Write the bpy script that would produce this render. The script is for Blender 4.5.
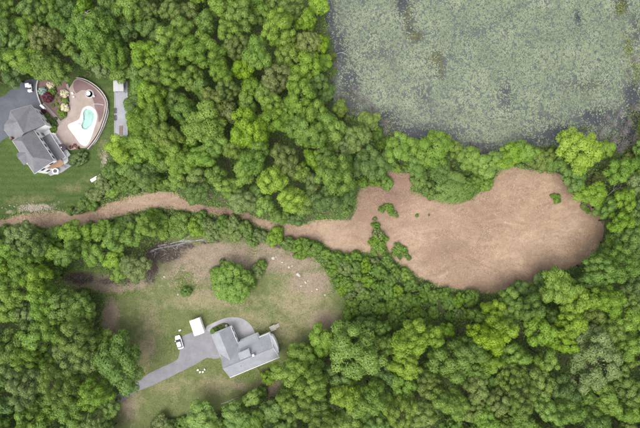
import bpy, bmesh, math, random
import numpy as np
from mathutils import Vector, noise as mnoise
from mathutils.geometry import delaunay_2d_cdt

R = math.radians
PI = math.pi
SC = bpy.context.scene
COL = SC.collection
for o in list(bpy.data.objects):
    bpy.data.objects.remove(o)

# ------------------------------------------------------------------ camera, sky, sun, exposure
H = 140.0          # flight height of the camera above the ground
S = 0.32           # metres of ground per photograph pixel
cam_d = bpy.data.cameras.new('camera')
cam = bpy.data.objects.new('camera', cam_d)
COL.objects.link(cam)
cam.location = (0, 0, H)
cam.rotation_euler = (0, 0, 0)
cam_d.sensor_width = 36.0
cam_d.lens = H * 36.0 / (640 * S)
cam_d.clip_start = 1.0
cam_d.clip_end = 12000.0
SC.camera = cam

SUN_EL, SUN_AZ = R(64), R(215)      # light comes from the lower left of the picture (azimuth clockwise from +Y)
world = bpy.data.worlds.new('World')
SC.world = world
world.use_nodes = True
wn = world.node_tree
wn.nodes.clear()
w_out = wn.nodes.new('ShaderNodeOutputWorld')
w_bg = wn.nodes.new('ShaderNodeBackground')
w_sky = wn.nodes.new('ShaderNodeTexSky')
w_sky.sky_type = 'NISHITA'
w_sky.sun_disc = False
w_sky.sun_elevation = SUN_EL
w_sky.sun_rotation = SUN_AZ
w_sky.air_density = 1.0
w_sky.dust_density = 6.0
w_sky.ozone_density = 1.0
w_hs = wn.nodes.new('ShaderNodeHueSaturation')
w_hs.inputs['Saturation'].default_value = 0.32      # overcast: nearly white sky
w_bg.inputs['Strength'].default_value = 0.15
wn.links.new(w_sky.outputs[0], w_hs.inputs['Color'])
wn.links.new(w_hs.outputs[0], w_bg.inputs['Color'])
wn.links.new(w_bg.outputs[0], w_out.inputs['Surface'])

sun_d = bpy.data.lights.new('sun', 'SUN')
sun = bpy.data.objects.new('sun', sun_d)
COL.objects.link(sun)
sun_d.energy = 0.55
sun_d.angle = R(75)
sun_d.color = (1.0, 0.97, 0.92)
_d = Vector((math.sin(SUN_AZ) * math.cos(SUN_EL), math.cos(SUN_AZ) * math.cos(SUN_EL), math.sin(SUN_EL)))
sun.rotation_euler = (-_d).to_track_quat('-Z', 'Y').to_euler()
sun.location = (0, 0, 100)

SC.view_settings.view_transform = 'Standard'
SC.view_settings.look = 'None'
SC.view_settings.gamma = 1.0
SC.view_settings.use_curve_mapping = False
SC.view_settings.exposure = 1.68
SC.cycles.max_bounces = 6
SC.cycles.diffuse_bounces = 4
SC.cycles.glossy_bounces = 2
SC.cycles.transmission_bounces = 4
SC.cycles.use_denoising = True
try:
    SC.cycles.denoiser = 'OPENIMAGEDENOISE'
except Exception:
    pass

# ------------------------------------------------------------------ helpers
def P(px, py, z=0.0):
    """world point at height z that stands under photograph pixel (px, py)"""
    k = S * (1 - z / H)
    return Vector(((px - 320) * k, (214 - py) * k, z))

def PA(pts, z=0.0):
    k = S * (1 - z / H)
    a = np.asarray(pts, float)
    return np.stack([(a[:, 0] - 320) * k, (214 - a[:, 1]) * k], 1)

def tag(o, label=None, cat=None, group=None, kind=None):
    if label: o['label'] = label
    if cat: o['category'] = cat
    if group: o['group'] = group
    if kind: o['kind'] = kind
    return o

def link(name, data, parent=None, loc=(0, 0, 0), rz=0.0):
    o = bpy.data.objects.new(name, data)
    COL.objects.link(o)
    o.location = loc
    o.rotation_euler = (0, 0, rz)
    if parent is not None:
        o.parent = parent
    return o

def empty(name, loc=(0, 0, 0), rz=0.0):
    o = link(name, None, None, loc, rz)
    o.empty_display_size = 0.5
    return o

def np_mesh(name, V, F, mat=None, smooth=False, fattr=None, vattr=None):
    """V (n,3), F (m,k) arrays -> mesh, built fast"""
    V = np.ascontiguousarray(V, np.float32)
    F = np.ascontiguousarray(F, np.int32)
    me = bpy.data.meshes.new(name)
    m, k = F.shape
    me.vertices.add(len(V)); me.vertices.foreach_set('co', V.ravel())
    me.loops.add(m * k); me.loops.foreach_set('vertex_index', F.ravel())
    me.polygons.add(m)
    me.polygons.foreach_set('loop_start', np.arange(0, m * k, k, dtype=np.int32))
    me.polygons.foreach_set('loop_total', np.full(m, k, np.int32))
    if smooth:
        me.polygons.foreach_set('use_smooth', np.ones(m, bool))
    for nm, a in (fattr or {}).items():
        at = me.attributes.new(nm, 'FLOAT', 'FACE'); at.data.foreach_set('value', np.ascontiguousarray(a, np.float32))
    for nm, a in (vattr or {}).items():
        at = me.attributes.new(nm, 'FLOAT', 'POINT'); at.data.foreach_set('value', np.ascontiguousarray(a, np.float32))
    me.update(calc_edges=True)
    if mat: me.materials.append(mat)
    return me

class MB:
    """collects shapes; build() makes ONE mesh object"""
    def __init__(self):
        self.v = []; self.f = []
    def add(self, vs, fs):
        n = len(self.v)
        self.v += [tuple(p) for p in vs]
        self.f += [tuple(i + n for i in f) for f in fs]
        return self
    def box(self, c, d, rz=0.0, taper=1.0):
        cs, sn = math.cos(rz), math.sin(rz)
        vs = []
        for z in (-1, 1):
            k = taper if z > 0 else 1.0
            for x, y in ((-1, -1), (1, -1), (1, 1), (-1, 1)):
                X, Y = x * d[0] / 2 * k, y * d[1] / 2 * k
                vs.append((c[0] + X * cs - Y * sn, c[1] + X * sn + Y * cs, c[2] + z * d[2] / 2))
        return self.add(vs, [(3, 2, 1, 0), (4, 5, 6, 7), (0, 1, 5, 4), (1, 2, 6, 5), (2, 3, 7, 6), (3, 0, 4, 7)])
    def prism(self, poly, z0, z1):
        n = len(poly)
        a = sum(poly[i][0] * poly[(i + 1) % n][1] - poly[(i + 1) % n][0] * poly[i][1] for i in range(n))
        if a < 0: poly = poly[::-1]
        vs = [(p[0], p[1], z0) for p in poly] + [(p[0], p[1], z1) for p in poly]
        fs = [tuple(range(n))[::-1], tuple(range(n, 2 * n))]
        fs += [(i, (i + 1) % n, n + (i + 1) % n, n + i) for i in range(n)]
        return self.add(vs, fs)
    def tube(self, pts, rads, n=6, cap=True):
        pts = [Vector(p) for p in pts]
        rings = []
        for i, p in enumerate(pts):
            t = (pts[min(i + 1, len(pts) - 1)] - pts[max(i - 1, 0)])
            t = t.normalized() if t.length > 1e-9 else Vector((0, 0, 1))
            a = Vector((0, 0, 1)) if abs(t.z) < .9 else Vector((1, 0, 0))
            u = t.cross(a).normalized(); w = t.cross(u)
            r = rads[i] if hasattr(rads, '__len__') else rads
            rings.append([p + (u * math.cos(2 * PI * j / n) + w * math.sin(2 * PI * j / n)) * r for j in range(n)])
        vs = [q for rg in rings for q in rg]
        fs = []
        for i in range(len(pts) - 1):
            for j in range(n):
                fs.append((i * n + j, i * n + (j + 1) % n, (i + 1) * n + (j + 1) % n, (i + 1) * n + j))
        if cap:
            fs.append(tuple(range(n))); fs.append(tuple(range((len(pts) - 1) * n, len(pts) * n))[::-1])
        return self.add(vs, fs)
    def lathe(self, prof, c=(0, 0, 0), n=16):
        vs = []; fs = []
        for r, z in prof:
            for j in range(n):
                a = 2 * PI * j / n
                vs.append((c[0] + r * math.cos(a), c[1] + r * math.sin(a), c[2] + z))
        for i in range(len(prof) - 1):
            for j in range(n):
                fs.append((i * n + j, i * n + (j + 1) % n, (i + 1) * n + (j + 1) % n, (i + 1) * n + j))
        fs.append(tuple(range(n))[::-1]); fs.append(tuple(range((len(prof) - 1) * n, len(prof) * n)))
        return self.add(vs, fs)
    def mesh(self, name, mat, smooth=False, bevel=0):
        me = bpy.data.meshes.new(name)
        me.from_pydata(self.v, [], self.f)
        bm = bmesh.new(); bm.from_mesh(me)
        bmesh.ops.recalc_face_normals(bm, faces=bm.faces)
        if bevel:
            bmesh.ops.bevel(bm, geom=[e for e in bm.edges if len(e.link_faces) == 2 and e.calc_face_angle(0) > .5],
                            offset=bevel, segments=2, affect='EDGES', profile=.6)
        if smooth:
            for f in bm.faces: f.smooth = True
        bm.to_mesh(me); bm.free()
        if mat: me.materials.append(mat)
        return me
    def build(self, name, mat, parent=None, loc=(0, 0, 0), rz=0.0, smooth=False, bevel=0):
        return link(name, self.mesh(name, mat, smooth, bevel), parent, loc, rz)

def copy_tree(o, parent=None):
    c = o.copy(); COL.objects.link(c); c.parent = parent
    for ch in o.children:
        copy_tree(ch, c)
    return c

# numpy value noise
_perm = np.random.default_rng(5).random((256, 256))
def vnoise(x, y):
    xi = np.floor(x).astype(int); yi = np.floor(y).astype(int)
    fx = x - xi; fy = y - yi
    fx = fx * fx * (3 - 2 * fx); fy = fy * fy * (3 - 2 * fy)
    g = lambda a, b: _perm[a & 255, b & 255]
    return (g(xi, yi) * (1 - fx) + g(xi + 1, yi) * fx) * (1 - fy) + (g(xi, yi + 1) * (1 - fx) + g(xi + 1, yi + 1) * fx) * fy
def fbm(x, y, o=4):
    s = 0; a = .5
    for i in range(o):
        s = s + a * vnoise(x * 2 ** i + 17.3 * i, y * 2 ** i + 9.1 * i); a *= .5
    return s / (1 - .5 ** o)

def inside(pts, poly):
    x, y = pts[:, 0], pts[:, 1]
    r = np.zeros(len(pts), bool)
    n = len(poly)
    for i in range(n):
        x1, y1 = poly[i]; x2, y2 = poly[(i + 1) % n]
        c = ((y1 > y) != (y2 > y))
        with np.errstate(divide='ignore', invalid='ignore'):
            xc = (x2 - x1) * (y - y1) / ((y2 - y1) if y2 != y1 else 1e-9) + x1
        r ^= c & (x < xc)
    return r
def pdist(pts, poly):
    d = np.full(len(pts), 1e9)
    n = len(poly)
    for i in range(n):
        a = np.asarray(poly[i]); b = np.asarray(poly[(i + 1) % n])
        ab = b - a
        t = np.clip(((pts - a) @ ab) / max(ab @ ab, 1e-9), 0, 1)
        q = a + t[:, None] * ab
        d = np.minimum(d, np.hypot(*(pts - q).T))
    return d
def sdist(pts, poly):
    d = pdist(pts, poly)
    return np.where(inside(pts, poly), d, -d)

def rough_outline(poly, step=1.0, amp=0.5, seed=0):
    """resample a closed outline and roughen it"""
    rng = np.random.default_rng(seed)
    out = []
    n = len(poly)
    # Catmull-Rom for softness
    P_ = [np.asarray(p) for p in poly]
    for i in range(n):
        p0, p1, p2, p3 = P_[i - 1], P_[i], P_[(i + 1) % n], P_[(i + 2) % n]
        k = max(1, int(np.hypot(*(p2 - p1)) / step))
        for j in range(k):
            t = j / k
            out.append(.5 * (2 * p1 + (p2 - p0) * t + (2 * p0 - 5 * p1 + 4 * p2 - p3) * t * t + (3 * p1 - p0 - 3 * p2 + p3) * t ** 3))
    out = np.array(out)
    if amp > 0:
        tn = np.roll(out, -1, 0) - np.roll(out, 1, 0)
        nr = np.stack([-tn[:, 1], tn[:, 0]], 1); nr /= np.maximum(np.hypot(*nr.T), 1e-6)[:, None]
        f = fbm(out[:, 0] * .35 + seed, out[:, 1] * .35, 4) - .5 + .25 * (rng.random(len(out)) - .5)
        out = out + nr * (f * 2 * amp)[:, None]
    return out

def zone(name, outline, mat, z=0.01, cell=1.0, relief=0.0, rscale=.4, vattr=None, kind='structure', parent=None, edge=2.0):
    """a sheet of ground cover with interior points, gently uneven"""
    o = np.asarray(outline)
    lo, hi = o.min(0), o.max(0)
    gx, gy = np.meshgrid(np.arange(lo[0], hi[0], cell), np.arange(lo[1], hi[1], cell))
    g = np.stack([gx.ravel(), gy.ravel()], 1)
    g = g + (np.random.default_rng(1).random(g.shape) - .5) * cell * .5
    sd = sdist(g, o)
    g = g[sd > cell * .45]
    pts = np.vstack([o, g])
    n = len(o)
    r = delaunay_2d_cdt([Vector(p) for p in pts], [(i, (i + 1) % n) for i in range(n)], [], 1, 1e-5)
    V2 = np.array([tuple(v) for v in r[0]]); F = np.array([f for f in r[2]])
    cen = V2[F].mean(1)
    F = F[inside(cen, o)]
    a = V2[F]
    ar = (a[:, 1, 0] - a[:, 0, 0]) * (a[:, 2, 1] - a[:, 0, 1]) - (a[:, 1, 1] - a[:, 0, 1]) * (a[:, 2, 0] - a[:, 0, 0])
    F[ar < 0] = F[ar < 0][:, ::-1]
    zz = np.full(len(V2), z)
    if relief:
        zz = zz + np.clip(pdist(V2, o) / edge, 0, 1) * relief * np.clip(fbm(V2[:, 0] * rscale, V2[:, 1] * rscale, 4) * 1.6 - .2, 0, 1.2)
    va = {k: f(V2) for k, f in (vattr or {}).items()}
    me = np_mesh(name, np.column_stack([V2, zz]), F, mat, smooth=True, vattr=va)
    ob = link(name, me, parent)
    if parent is None: ob['kind'] = kind
    return ob

# ------------------------------------------------------------------ materials
class NT:
    def __init__(self, name):
        self.m = bpy.data.materials.new(name); self.m.use_nodes = True
        self.t = self.m.node_tree; self.t.nodes.clear()
        self.out = self.t.nodes.new('ShaderNodeOutputMaterial')
    def n(self, typ, **kw):
        nd = self.t.nodes.new('ShaderNode' + typ)
        for k, v in kw.items():
            if k in nd.inputs.keys():
                nd.inputs[k].default_value = v
            else:
                setattr(nd, k, v)
        return nd
    def l(self, a, b):
        self.t.links.new(a, b)
    def noise(self, scale, detail=4, rough=.55, co=None, dist=0.0):
        nd = self.n('TexNoise', Scale=scale, Detail=detail, Roughness=rough, Distortion=dist)
        if co is not None: self.l(co, nd.inputs['Vector'])
        return nd.outputs['Fac']
    def ramp(self, fac, stops):
        nd = self.n('ValToRGB')
        e = nd.color_ramp.elements
        while len(e) < len(stops): e.new(.5)
        for el, (p, c) in zip(e, stops):
            el.position = p; el.color = (*c, 1) if hasattr(c, '__len__') else (c, c, c, 1)
        self.l(fac, nd.inputs['Fac'])
        return nd.outputs['Color']
    def mix(self, fac, a, b, mode='MIX'):
        nd = self.n('Mix', data_type='RGBA', blend_type=mode)
        for sock, v in ((nd.inputs[0], fac), (nd.inputs[6], a), (nd.inputs[7], b)):
            if hasattr(v, 'is_linked'): self.l(v, sock)
            else: sock.default_value = v if not hasattr(v, '__len__') else (*v, 1)
        return nd.outputs[2]
    def math(self, op, a, b=0.0, clamp=False):
        nd = self.n('Math', operation=op, use_clamp=clamp)
        for sock, v in ((nd.inputs[0], a), (nd.inputs[1], b)):
            if hasattr(v, 'is_linked'): self.l(v, sock)
            else: sock.default_value = v
        return nd.outputs[0]
    def pos(self):
        return self.n('NewGeometry').outputs['Position']
    def obj(self):
        return self.n('TexCoord').outputs['Object']
    def attr(self, name):
        return self.n('Attribute', attribute_name=name).outputs['Fac']
    def bump(self, h, strength=.4, dist=.1):
        b = self.n('Bump', Strength=strength, Distance=dist)
        self.l(h, b.inputs['Height'])
        return b.outputs['Normal']
    def done(self, color, rough=.85, spec=.3, normal=None, metal=0.0, **kw):
        p = self.n('BsdfPrincipled', Roughness=rough, Metallic=metal)
        p.inputs['Specular IOR Level'].default_value = spec
        for k, v in kw.items():
            p.inputs[k].default_value = v
        if hasattr(color, 'is_linked'): self.l(color, p.inputs['Base Color'])
        else: p.inputs['Base Color'].default_value = (*color, 1)
        if normal is not None: self.l(normal, p.inputs['Normal'])
        self.l(p.outputs[0], self.out.inputs['Surface'])
        return self.m

KA = .76
def m_plain(name, col, rough=.6, spec=.4, var=.15, scale=3.0, bump=0.0, metal=0.0):
    t = NT(name)
    if max(col) < .7: col = tuple(x * KA for x in col)
    f = t.noise(scale, 5, .6, t.obj())
    c = t.ramp(f, [(.3, tuple(x * (1 - var) for x in col)), (.7, tuple(min(1, x * (1 + var)) for x in col))])
    nm = t.bump(t.noise(scale * 8, 3, .6, t.obj()), bump, .05) if bump else None
    return t.done(c, rough, spec, nm, metal)

def m_leaf(name, c_lo, c_mid, c_hi, trans=.34):
    t = NT(name)
    lv = t.attr('lv')
    rnd = t.n('ObjectInfo').outputs['Random']
    pn = t.noise(.35, 3, .6, t.pos())
    f = t.math('ADD', t.math('MULTIPLY', lv, .62), t.math('MULTIPLY', pn, .38))
    c = t.ramp(f, [(.16, c_lo), (.48, c_mid), (.84, c_hi)])
    hs = t.n('HueSaturation')
    t.l(c, hs.inputs['Color'])
    t.l(t.math('ADD', t.math('MULTIPLY', rnd, .012), .4800), hs.inputs['Hue'])
    r2 = t.math('FRACT', t.math('MULTIPLY', rnd, 7.31))
    t.l(t.math('ADD', t.math('MULTIPLY', r2, .24), .84), hs.inputs['Value'])
    r3 = t.math('FRACT', t.math('MULTIPLY', rnd, 3.77))
    t.l(t.math('ADD', t.math('MULTIPLY', r3, .14), 1.0), hs.inputs['Saturation'])
    col = hs.outputs[0]
    p = t.n('BsdfPrincipled', Roughness=.55)
    p.inputs['Specular IOR Level'].default_value = .25
    t.l(col, p.inputs['Base Color'])
    tr = t.n('BsdfTranslucent'); t.l(col, tr.inputs['Color'])
    mx = t.n('MixShader', Fac=trans)
    t.l(p.outputs[0], mx.inputs[1]); t.l(tr.outputs[0], mx.inputs[2])
    t.l(mx.outputs[0], t.out.inputs['Surface'])
    return t.m

M = {}
LEAF = {   # albedo low / mid / high
    'Y': ((.088, .165, .020), (.142, .248, .032), (.200, .312, .052)),
    'L': ((.066, .134, .022), (.104, .190, .034), (.150, .244, .056)),
    'G': ((.052, .108, .022), (.083, .154, .034), (.124, .202, .054)),
    'D': ((.040, .082, .022), (.064, .118, .032), (.096, .156, .048)),
    'S': ((.068, .106, .034), (.110, .158, .054), (.156, .206, .084)),
    'O': ((.066, .112, .024), (.104, .160, .038), (.146, .204, .058)),
    'B': ((.074, .106, .030), (.114, .150, .046), (.158, .192, .072)),
}
CNAME = {'Y': 'yellow-green', 'L': 'light green', 'G': 'mid-green', 'D': 'dark green', 'S': 'grey-green', 'O': 'olive', 'B': 'brownish'}
for k, c in LEAF.items():
    M['leaf' + k] = m_leaf('leaves_' + CNAME[k].replace(' ', '_'), *c)
M['bark'] = m_plain('bark', (.085, .068, .052), .9, .2, .35, 4, .5)
M['deadwood'] = m_plain('deadwood', (.30, .285, .265), .9, .2, .25, 5, .4)
M['greytwig'] = m_plain('grey_twigs', (.20, .185, .18), .9, .2, .3, 3)
M['rock'] = m_plain('pale_rock', (.32, .30, .265), .9, .2, .25, 3, .6)
M['white'] = m_plain('white_paint', (.78, .78, .77), .5, .4, .03, 2)
M['siding'] = m_plain('white_siding', (.79, .79, .78), .6, .35, .05, 1.5)
M['fascia'] = m_plain('white_trim', (.55, .55, .55), .5, .4, .04, 2)
M['glass'] = NT('window_glass').done((.02, .025, .03), .06, .6)
M['darkmetal'] = m_plain('dark_metal', (.035, .035, .038), .5, .5, .2, 4)
M['greymetal'] = m_plain('grey_metal', (.28, .28, .29), .4, .5, .15, 4)
M['rubber'] = m_plain('rubber', (.02, .02, .02), .8, .3, .2, 6)
M['brownwood'] = m_plain('brown_wood', (.20, .125, .085), .8, .25, .25, 3, .3)
M['palewood'] = m_plain('pale_wood', (.33, .30, .26), .85, .25, .2, 3, .3)
M['maroon_furn'] = m_plain('maroon_cushions', (.085, .028, .028), .8, .2, .25, 4)
M['car'] = NT('car_paint').done((.80, .80, .80), .22, .5, **{'Coat Weight': .6, 'Coat Roughness': .05})
M['lampglass'] = NT('headlight_lens').done((.55, .57, .6), .1, .6)
M['redlens'] = NT('tail_lens').done((.25, .01, .01), .2, .5)
M['plate'] = M['white']

def m_shingle(name, c0, c1, course=.16):
    t = NT(name)
    c0 = tuple(x * KA * .86 for x in c0); c1 = tuple(x * KA * 1.12 for x in c1)
    co = t.obj()
    n1 = t.noise(2.2, 5, .65, co); n2 = t.noise(14, 3, .6, co); n3 = t.noise(.45, 3, .5, co)
    f = t.math('ADD', t.math('MULTIPLY', n1, .35), t.math('ADD', t.math('MULTIPLY', n2, .3), t.math('MULTIPLY', n3, .35)))
    c = t.ramp(f, [(.32, c0), (.68, c1)])
    sep = t.n('SeparateXYZ'); t.l(co, sep.inputs[0])
    w = t.math('FRACT', t.math('DIVIDE', sep.outputs['Z'], course * .6))
    h = t.math('ADD', t.math('MULTIPLY', w, .6), n2)
    return t.done(c, .9, .25, t.bump(h, .35, .03))
M['roof1'] = m_shingle('dark_grey_shingles', (.092, .092, .102), (.142, .142, .152))
M['roof2'] = m_shingle('pale_grey_shingles', (.162, .171, .187), (.214, .224, .239))

def m_asphalt(name, c0, c1, stain=.3):
    t = NT(name)
    if max(c1) < .7: c0 = tuple(x * KA * .80 for x in c0); c1 = tuple(x * KA for x in c1)
    co = t.pos()
    f = t.math('ADD', t.math('MULTIPLY', t.noise(.3, 6, .7, co), .6), t.math('MULTIPLY', t.noise(7, 4, .75, co), .4))
    c = t.ramp(f, [(.34, c0), (.68, c1)])
    return t.done(c, .88, .3, t.bump(t.noise(25, 2, .7, co), .3, .02))
M['asph1'] = m_asphalt('blue_grey_asphalt', (.058, .066, .082), (.096, .104, .124))
M['asph2'] = m_asphalt('grey_asphalt', (.132, .130, .143), (.182, .180, .192))
M['conc'] = m_asphalt('pale_concrete', (.20, .198, .20), (.28, .277, .282))
M['court'] = m_asphalt('court_surface', (.195, .20, .216), (.265, .27, .288))
M['patio'] = m_asphalt('tan_patio', (.215, .172, .150), (.295, .240, .212))
M['maroon'] = m_asphalt('maroon_pavers', (.118, .074, .076), (.168, .110, .110))
M['pathpave'] = m_asphalt('pinkish_path', (.185, .150, .142), (.250, .205, .192))
M['pooldeck'] = m_asphalt('pale_pool_deck', (.44, .395, .38), (.58, .53, .51))
M['coping'] = m_asphalt('white_coping', (.56, .54, .525), (.69, .675, .66))
M['poolfloor'] = m_asphalt('pool_lining', (.34, .50, .46), (.42, .56, .52))
M['tar'] = m_plain('tar_seam', (.055, .06, .07), .7, .4, .2, 4)
M['mulchred'] = m_asphalt('reddish_mulch', (.085, .050, .046), (.150, .098, .088))
M['stonewall'] = m_asphalt('pale_stone_wall', (.25, .228, .22), (.38, .355, .345))
M['brook'] = NT('brook_water').done((.030, .036, .046), .3, .4)
M['umbrella'] = m_plain('umbrella_cloth', (.05, .035, .045), .9, .2, .2, 3)

def m_forest_floor():
    t = NT('forest_floor')
    co = t.pos()
    n1 = t.noise(.25, 5, .6, co); n2 = t.noise(1.6, 5, .7, co)
    a = t.ramp(n2, [(.3, (.030, .028, .018)), (.55, (.060, .052, .032)), (.75, (.095, .080, .052))])
    b = t.ramp(n2, [(.3, (.026, .045, .014)), (.7, (.062, .092, .028))])
    c = t.mix(t.ramp(n1, [(.38, 0.0), (.58, 1.0)]), a, b)
    return t.done(c, .95, .15, t.bump(n2, .6, .15))
M['floor'] = m_forest_floor()

def m_field():
    t = NT('dry_mown_litter')
    co = t.pos()
    wv = t.n('VectorMath', operation='ADD')
    d = t.n('TexNoise', Scale=.05, Detail=2); t.l(co, d.inputs['Vector'])
    sc = t.n('VectorMath', operation='SCALE'); t.l(d.outputs['Color'], sc.inputs[0]); sc.inputs['Scale'].default_value = 16
    t.l(co, wv.inputs[0]); t.l(sc.outputs[0], wv.inputs[1])
    mp = t.n('Mapping'); mp.inputs['Rotation'].default_value = (0, 0, R(-28)); mp.inputs['Scale'].default_value = (.16, .9, 1)
    t.l(wv.outputs[0], mp.inputs['Vector'])
    streak = t.noise(.8, 5, .65, mp.outputs[0])
    big = t.noise(.045, 3, .55, co); mid = t.noise(.35, 5, .65, co); fine = t.noise(2.6, 5, .75, co)
    f = t.math('ADD', t.math('ADD', t.math('MULTIPLY', streak, .30), t.math('MULTIPLY', big, .34)), t.math('ADD', t.math('MULTIPLY', mid, .18), t.math('MULTIPLY', fine, .22)))
    c = t.ramp(f, [(.38, (.076, .047, .030)), (.45, (.126, .084, .055)), (.53, (.170, .117, .079)), (.63, (.245, .182, .127))])
    rm = t.math('ADD', t.attr('red'), t.math('MULTIPLY', t.math('SUBTRACT', t.math('ADD', t.math('MULTIPLY', mid, .5), t.math('MULTIPLY', streak, .5)), .5), 1.6))
    c2 = t.ramp(f, [(.38, (.056, .031, .023)), (.47, (.102, .061, .044)), (.56, (.140, .088, .065)), (.66, (.208, .145, .109))])
    c = t.mix(t.ramp(rm, [(.30, 0.0), (.75, 1.0)]), c, c2)
    return t.done(c, .95, .15, t.bump(t.math('ADD', fine, mid), .7, .2))
M['field'] = m_field()

def m_lawn(name, green_lo, green_hi, dry, dirt, mud, stripe=False, dlo=.30):
    t = NT(name)
    co = t.pos()
    fine = t.noise(2.4, 4, .75, co); mid = t.noise(.42, 5, .65, co); big = t.noise(.09, 3, .6, co)
    g = t.ramp(t.math('ADD', t.math('MULTIPLY', fine, .5), t.math('MULTIPLY', mid, .5)), [(.34, green_lo), (.64, green_hi)])
    if stripe:
        w = t.n('TexWave', wave_type='BANDS', bands_direction='Y', Scale=.16, Distortion=1.6, Detail=2)
        w.inputs['Detail Scale'].default_value = .4
        t.l(co, w.inputs['Vector'])
        g = t.mix(.22, g, t.mix(w.outputs['Fac'], tuple(x * .75 for x in green_lo), tuple(x * 1.1 for x in green_hi)))
    nz = t.math('ADD', t.math('MULTIPLY', mid, .6), t.math('MULTIPLY', fine, .4))
    def msk(attr, lo, hi):
        v = t.math('ADD', t.attr(attr), t.math('MULTIPLY', t.math('SUBTRACT', nz, .5), 1.5))
        return t.ramp(v, [(lo, 0.0), (hi, 1.0)])
    dryc = t.mix(fine, tuple(x * .78 for x in dry), tuple(x * 1.2 for x in dry))
    c = t.mix(msk('dry', dlo, dlo + .40), g, dryc)
    dc = t.ramp(t.math('ADD', t.math('MULTIPLY', fine, .6), t.math('MULTIPLY', mid, .4)), [(.34, tuple(x * .5 for x in dirt)), (.5, dirt), (.66, tuple(x * 1.45 for x in dirt))])
    c = t.mix(msk('dirt', .36, .66), c, dc)
    mc = t.mix(fine, tuple(x * .6 for x in mud), tuple(x * 1.4 for x in mud))
    c = t.mix(msk('mud', .40, .62), c, mc)
    return t.done(c, .95, .15, t.bump(t.math('ADD', fine, mid), .7, .15))
M['lawn1'] = m_lawn('green_lawn', (.025, .044, .011), (.048, .072, .019), (.11, .10, .05), (.19, .155, .12), (.04, .032, .028), True, .36)
M['lawn2'] = m_lawn('patchy_lawn', (.050, .064, .022), (.088, .100, .038), (.148, .126, .076), (.132, .104, .073), (.032, .025, .019))

def m_water():
    t = NT('dark_pond_water')
    co = t.pos()
    n = t.noise(.12, 4, .6, co)
    c = t.ramp(n, [(.35, (.014, .016, .018)), (.7, (.032, .036, .040))])
    n2 = t.noise(.9, 5, .7, co)
    mk = t.ramp(n2, [(.35, (.032, .038, .036)), (.65, (.070, .082, .066))])
    op = t.math('ADD', t.attr('open'), t.math('MULTIPLY', t.math('SUBTRACT', n2, .5), .8))
    c = t.mix(t.ramp(op, [(.15, 0.0), (.6, 1.0)]), mk, c)
    return t.done(c, .16, .35, t.bump(t.noise(3, 2, .5, co), .06, .05))
M['water'] = m_water()
def m_pad(name, stops):
    t = NT(name)
    f = t.math('ADD', t.math('MULTIPLY', t.attr('lv'), .55), t.math('MULTIPLY', t.noise(.2, 4, .65, t.pos()), .45))
    return t.done(t.ramp(f, stops), .55, .35)
M['pad'] = m_pad('lily_pads', [(.18, (.050, .060, .038)), (.42, (.086, .105, .062)), (.62, (.110, .131, .078)), (.85, (.145, .160, .114))])
M['algae'] = m_pad('pond_algae', [(.2, (.018, .022, .009)), (.8, (.060, .062, .022))])
M['litter'] = m_pad('dark_litter', [(.2, (.016, .012, .012)), (.55, (.045, .034, .031)), (.9, (.11, .085, .07))])
M['soilbits'] = m_pad('soil_bits', [(.1, (.035, .026, .021)), (.45, (.115, .088, .064)), (.8, (.19, .15, .11)), (.97, (.27, .23, .18))])
M['straw'] = m_pad('straw_litter', [(.05, (.060, .036, .024)), (.45, (.155, .105, .070)), (.75, (.240, .178, .123)), (.95, (.32, .255, .187))])
M['grassblade'] = m_pad('grass_blades', [(.2, (.050, .068, .020)), (.5, (.088, .104, .036)), (.85, (.155, .138, .074))])
M['lawnblade'] = m_pad('lawn_blades', [(.2, (.026, .048, .011)), (.5, (.046, .072, .018)), (.9, (.075, .098, .030))])
_t = NT('pool_water')
M['poolwater'] = _t.done((.88, .97, .955), .03, .5, _t.bump(_t.noise(2.5, 3, .5, _t.pos()), .25, .08), **{'Transmission Weight': 1.0, 'IOR': 1.33})

# ------------------------------------------------------------------ outlines (photograph pixels)
POND = [(316, -90), (322, -20), (324, 8), (328, 30), (334, 52), (337, 72), (331, 92), (334, 108), (352, 116), (372, 118), (384, 134), (404, 142),
        (430, 144), (455, 150), (478, 156), (505, 152), (528, 150), (556, 148), (590, 152), (612, 150), (632, 143), (640, 120), (660, 112),
        (700, 90), (740, 40), (735, -90)]
FIELD = [(-60, 224), (-25, 221), (0, 219), (25, 213), (50, 211), (80, 210), (97, 207), (112, 202), (128, 197), (146, 193), (165, 191), (178, 193), (187, 201),
         (205, 206), (226, 208), (245, 213), (262, 219), (283, 222), (300, 224), (316, 220), (332, 219), (351, 219), (356, 206), (357, 196),
         (362, 188), (374, 184), (383, 176), (391, 169), (402, 173), (413, 170), (418, 177), (411, 190), (420, 194), (438, 199), (455, 202), (471, 199),
         (481, 190), (494, 178), (502, 167), (515, 165), (530, 170), (548, 172), (566, 175), (573, 185), (584, 193), (594, 203), (601, 215),
         (604, 229), (600, 244), (590, 256), (575, 267), (555, 274), (536, 281), (520, 288), (500, 293), (478, 293), (459, 290), (439, 286),
         (420, 278), (407, 270), (394, 260), (380, 255), (362, 252), (346, 255), (334, 252), (321, 243), (308, 240), (290, 241), (278, 237), (264, 229),
         (249, 222), (230, 217), (210, 214), (195, 212), (180, 210), (165, 208), (150, 209), (130, 214), (110, 219), (90, 225), (70, 230),
         (55, 231), (40, 227), (25, 224), (10, 226), (0, 228), (-30, 233), (-60, 238)]
LAWN1 = [(-60, 120), (0, 84), (26, 76), (60, 76), (96, 76), (112, 80), (130, 78), (131, 110), (130, 143), (114, 146), (112, 160), (106, 176), (98, 190), (86, 200), (70, 208),
         (48, 211), (22, 213), (0, 218), (-60, 222)]
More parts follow.
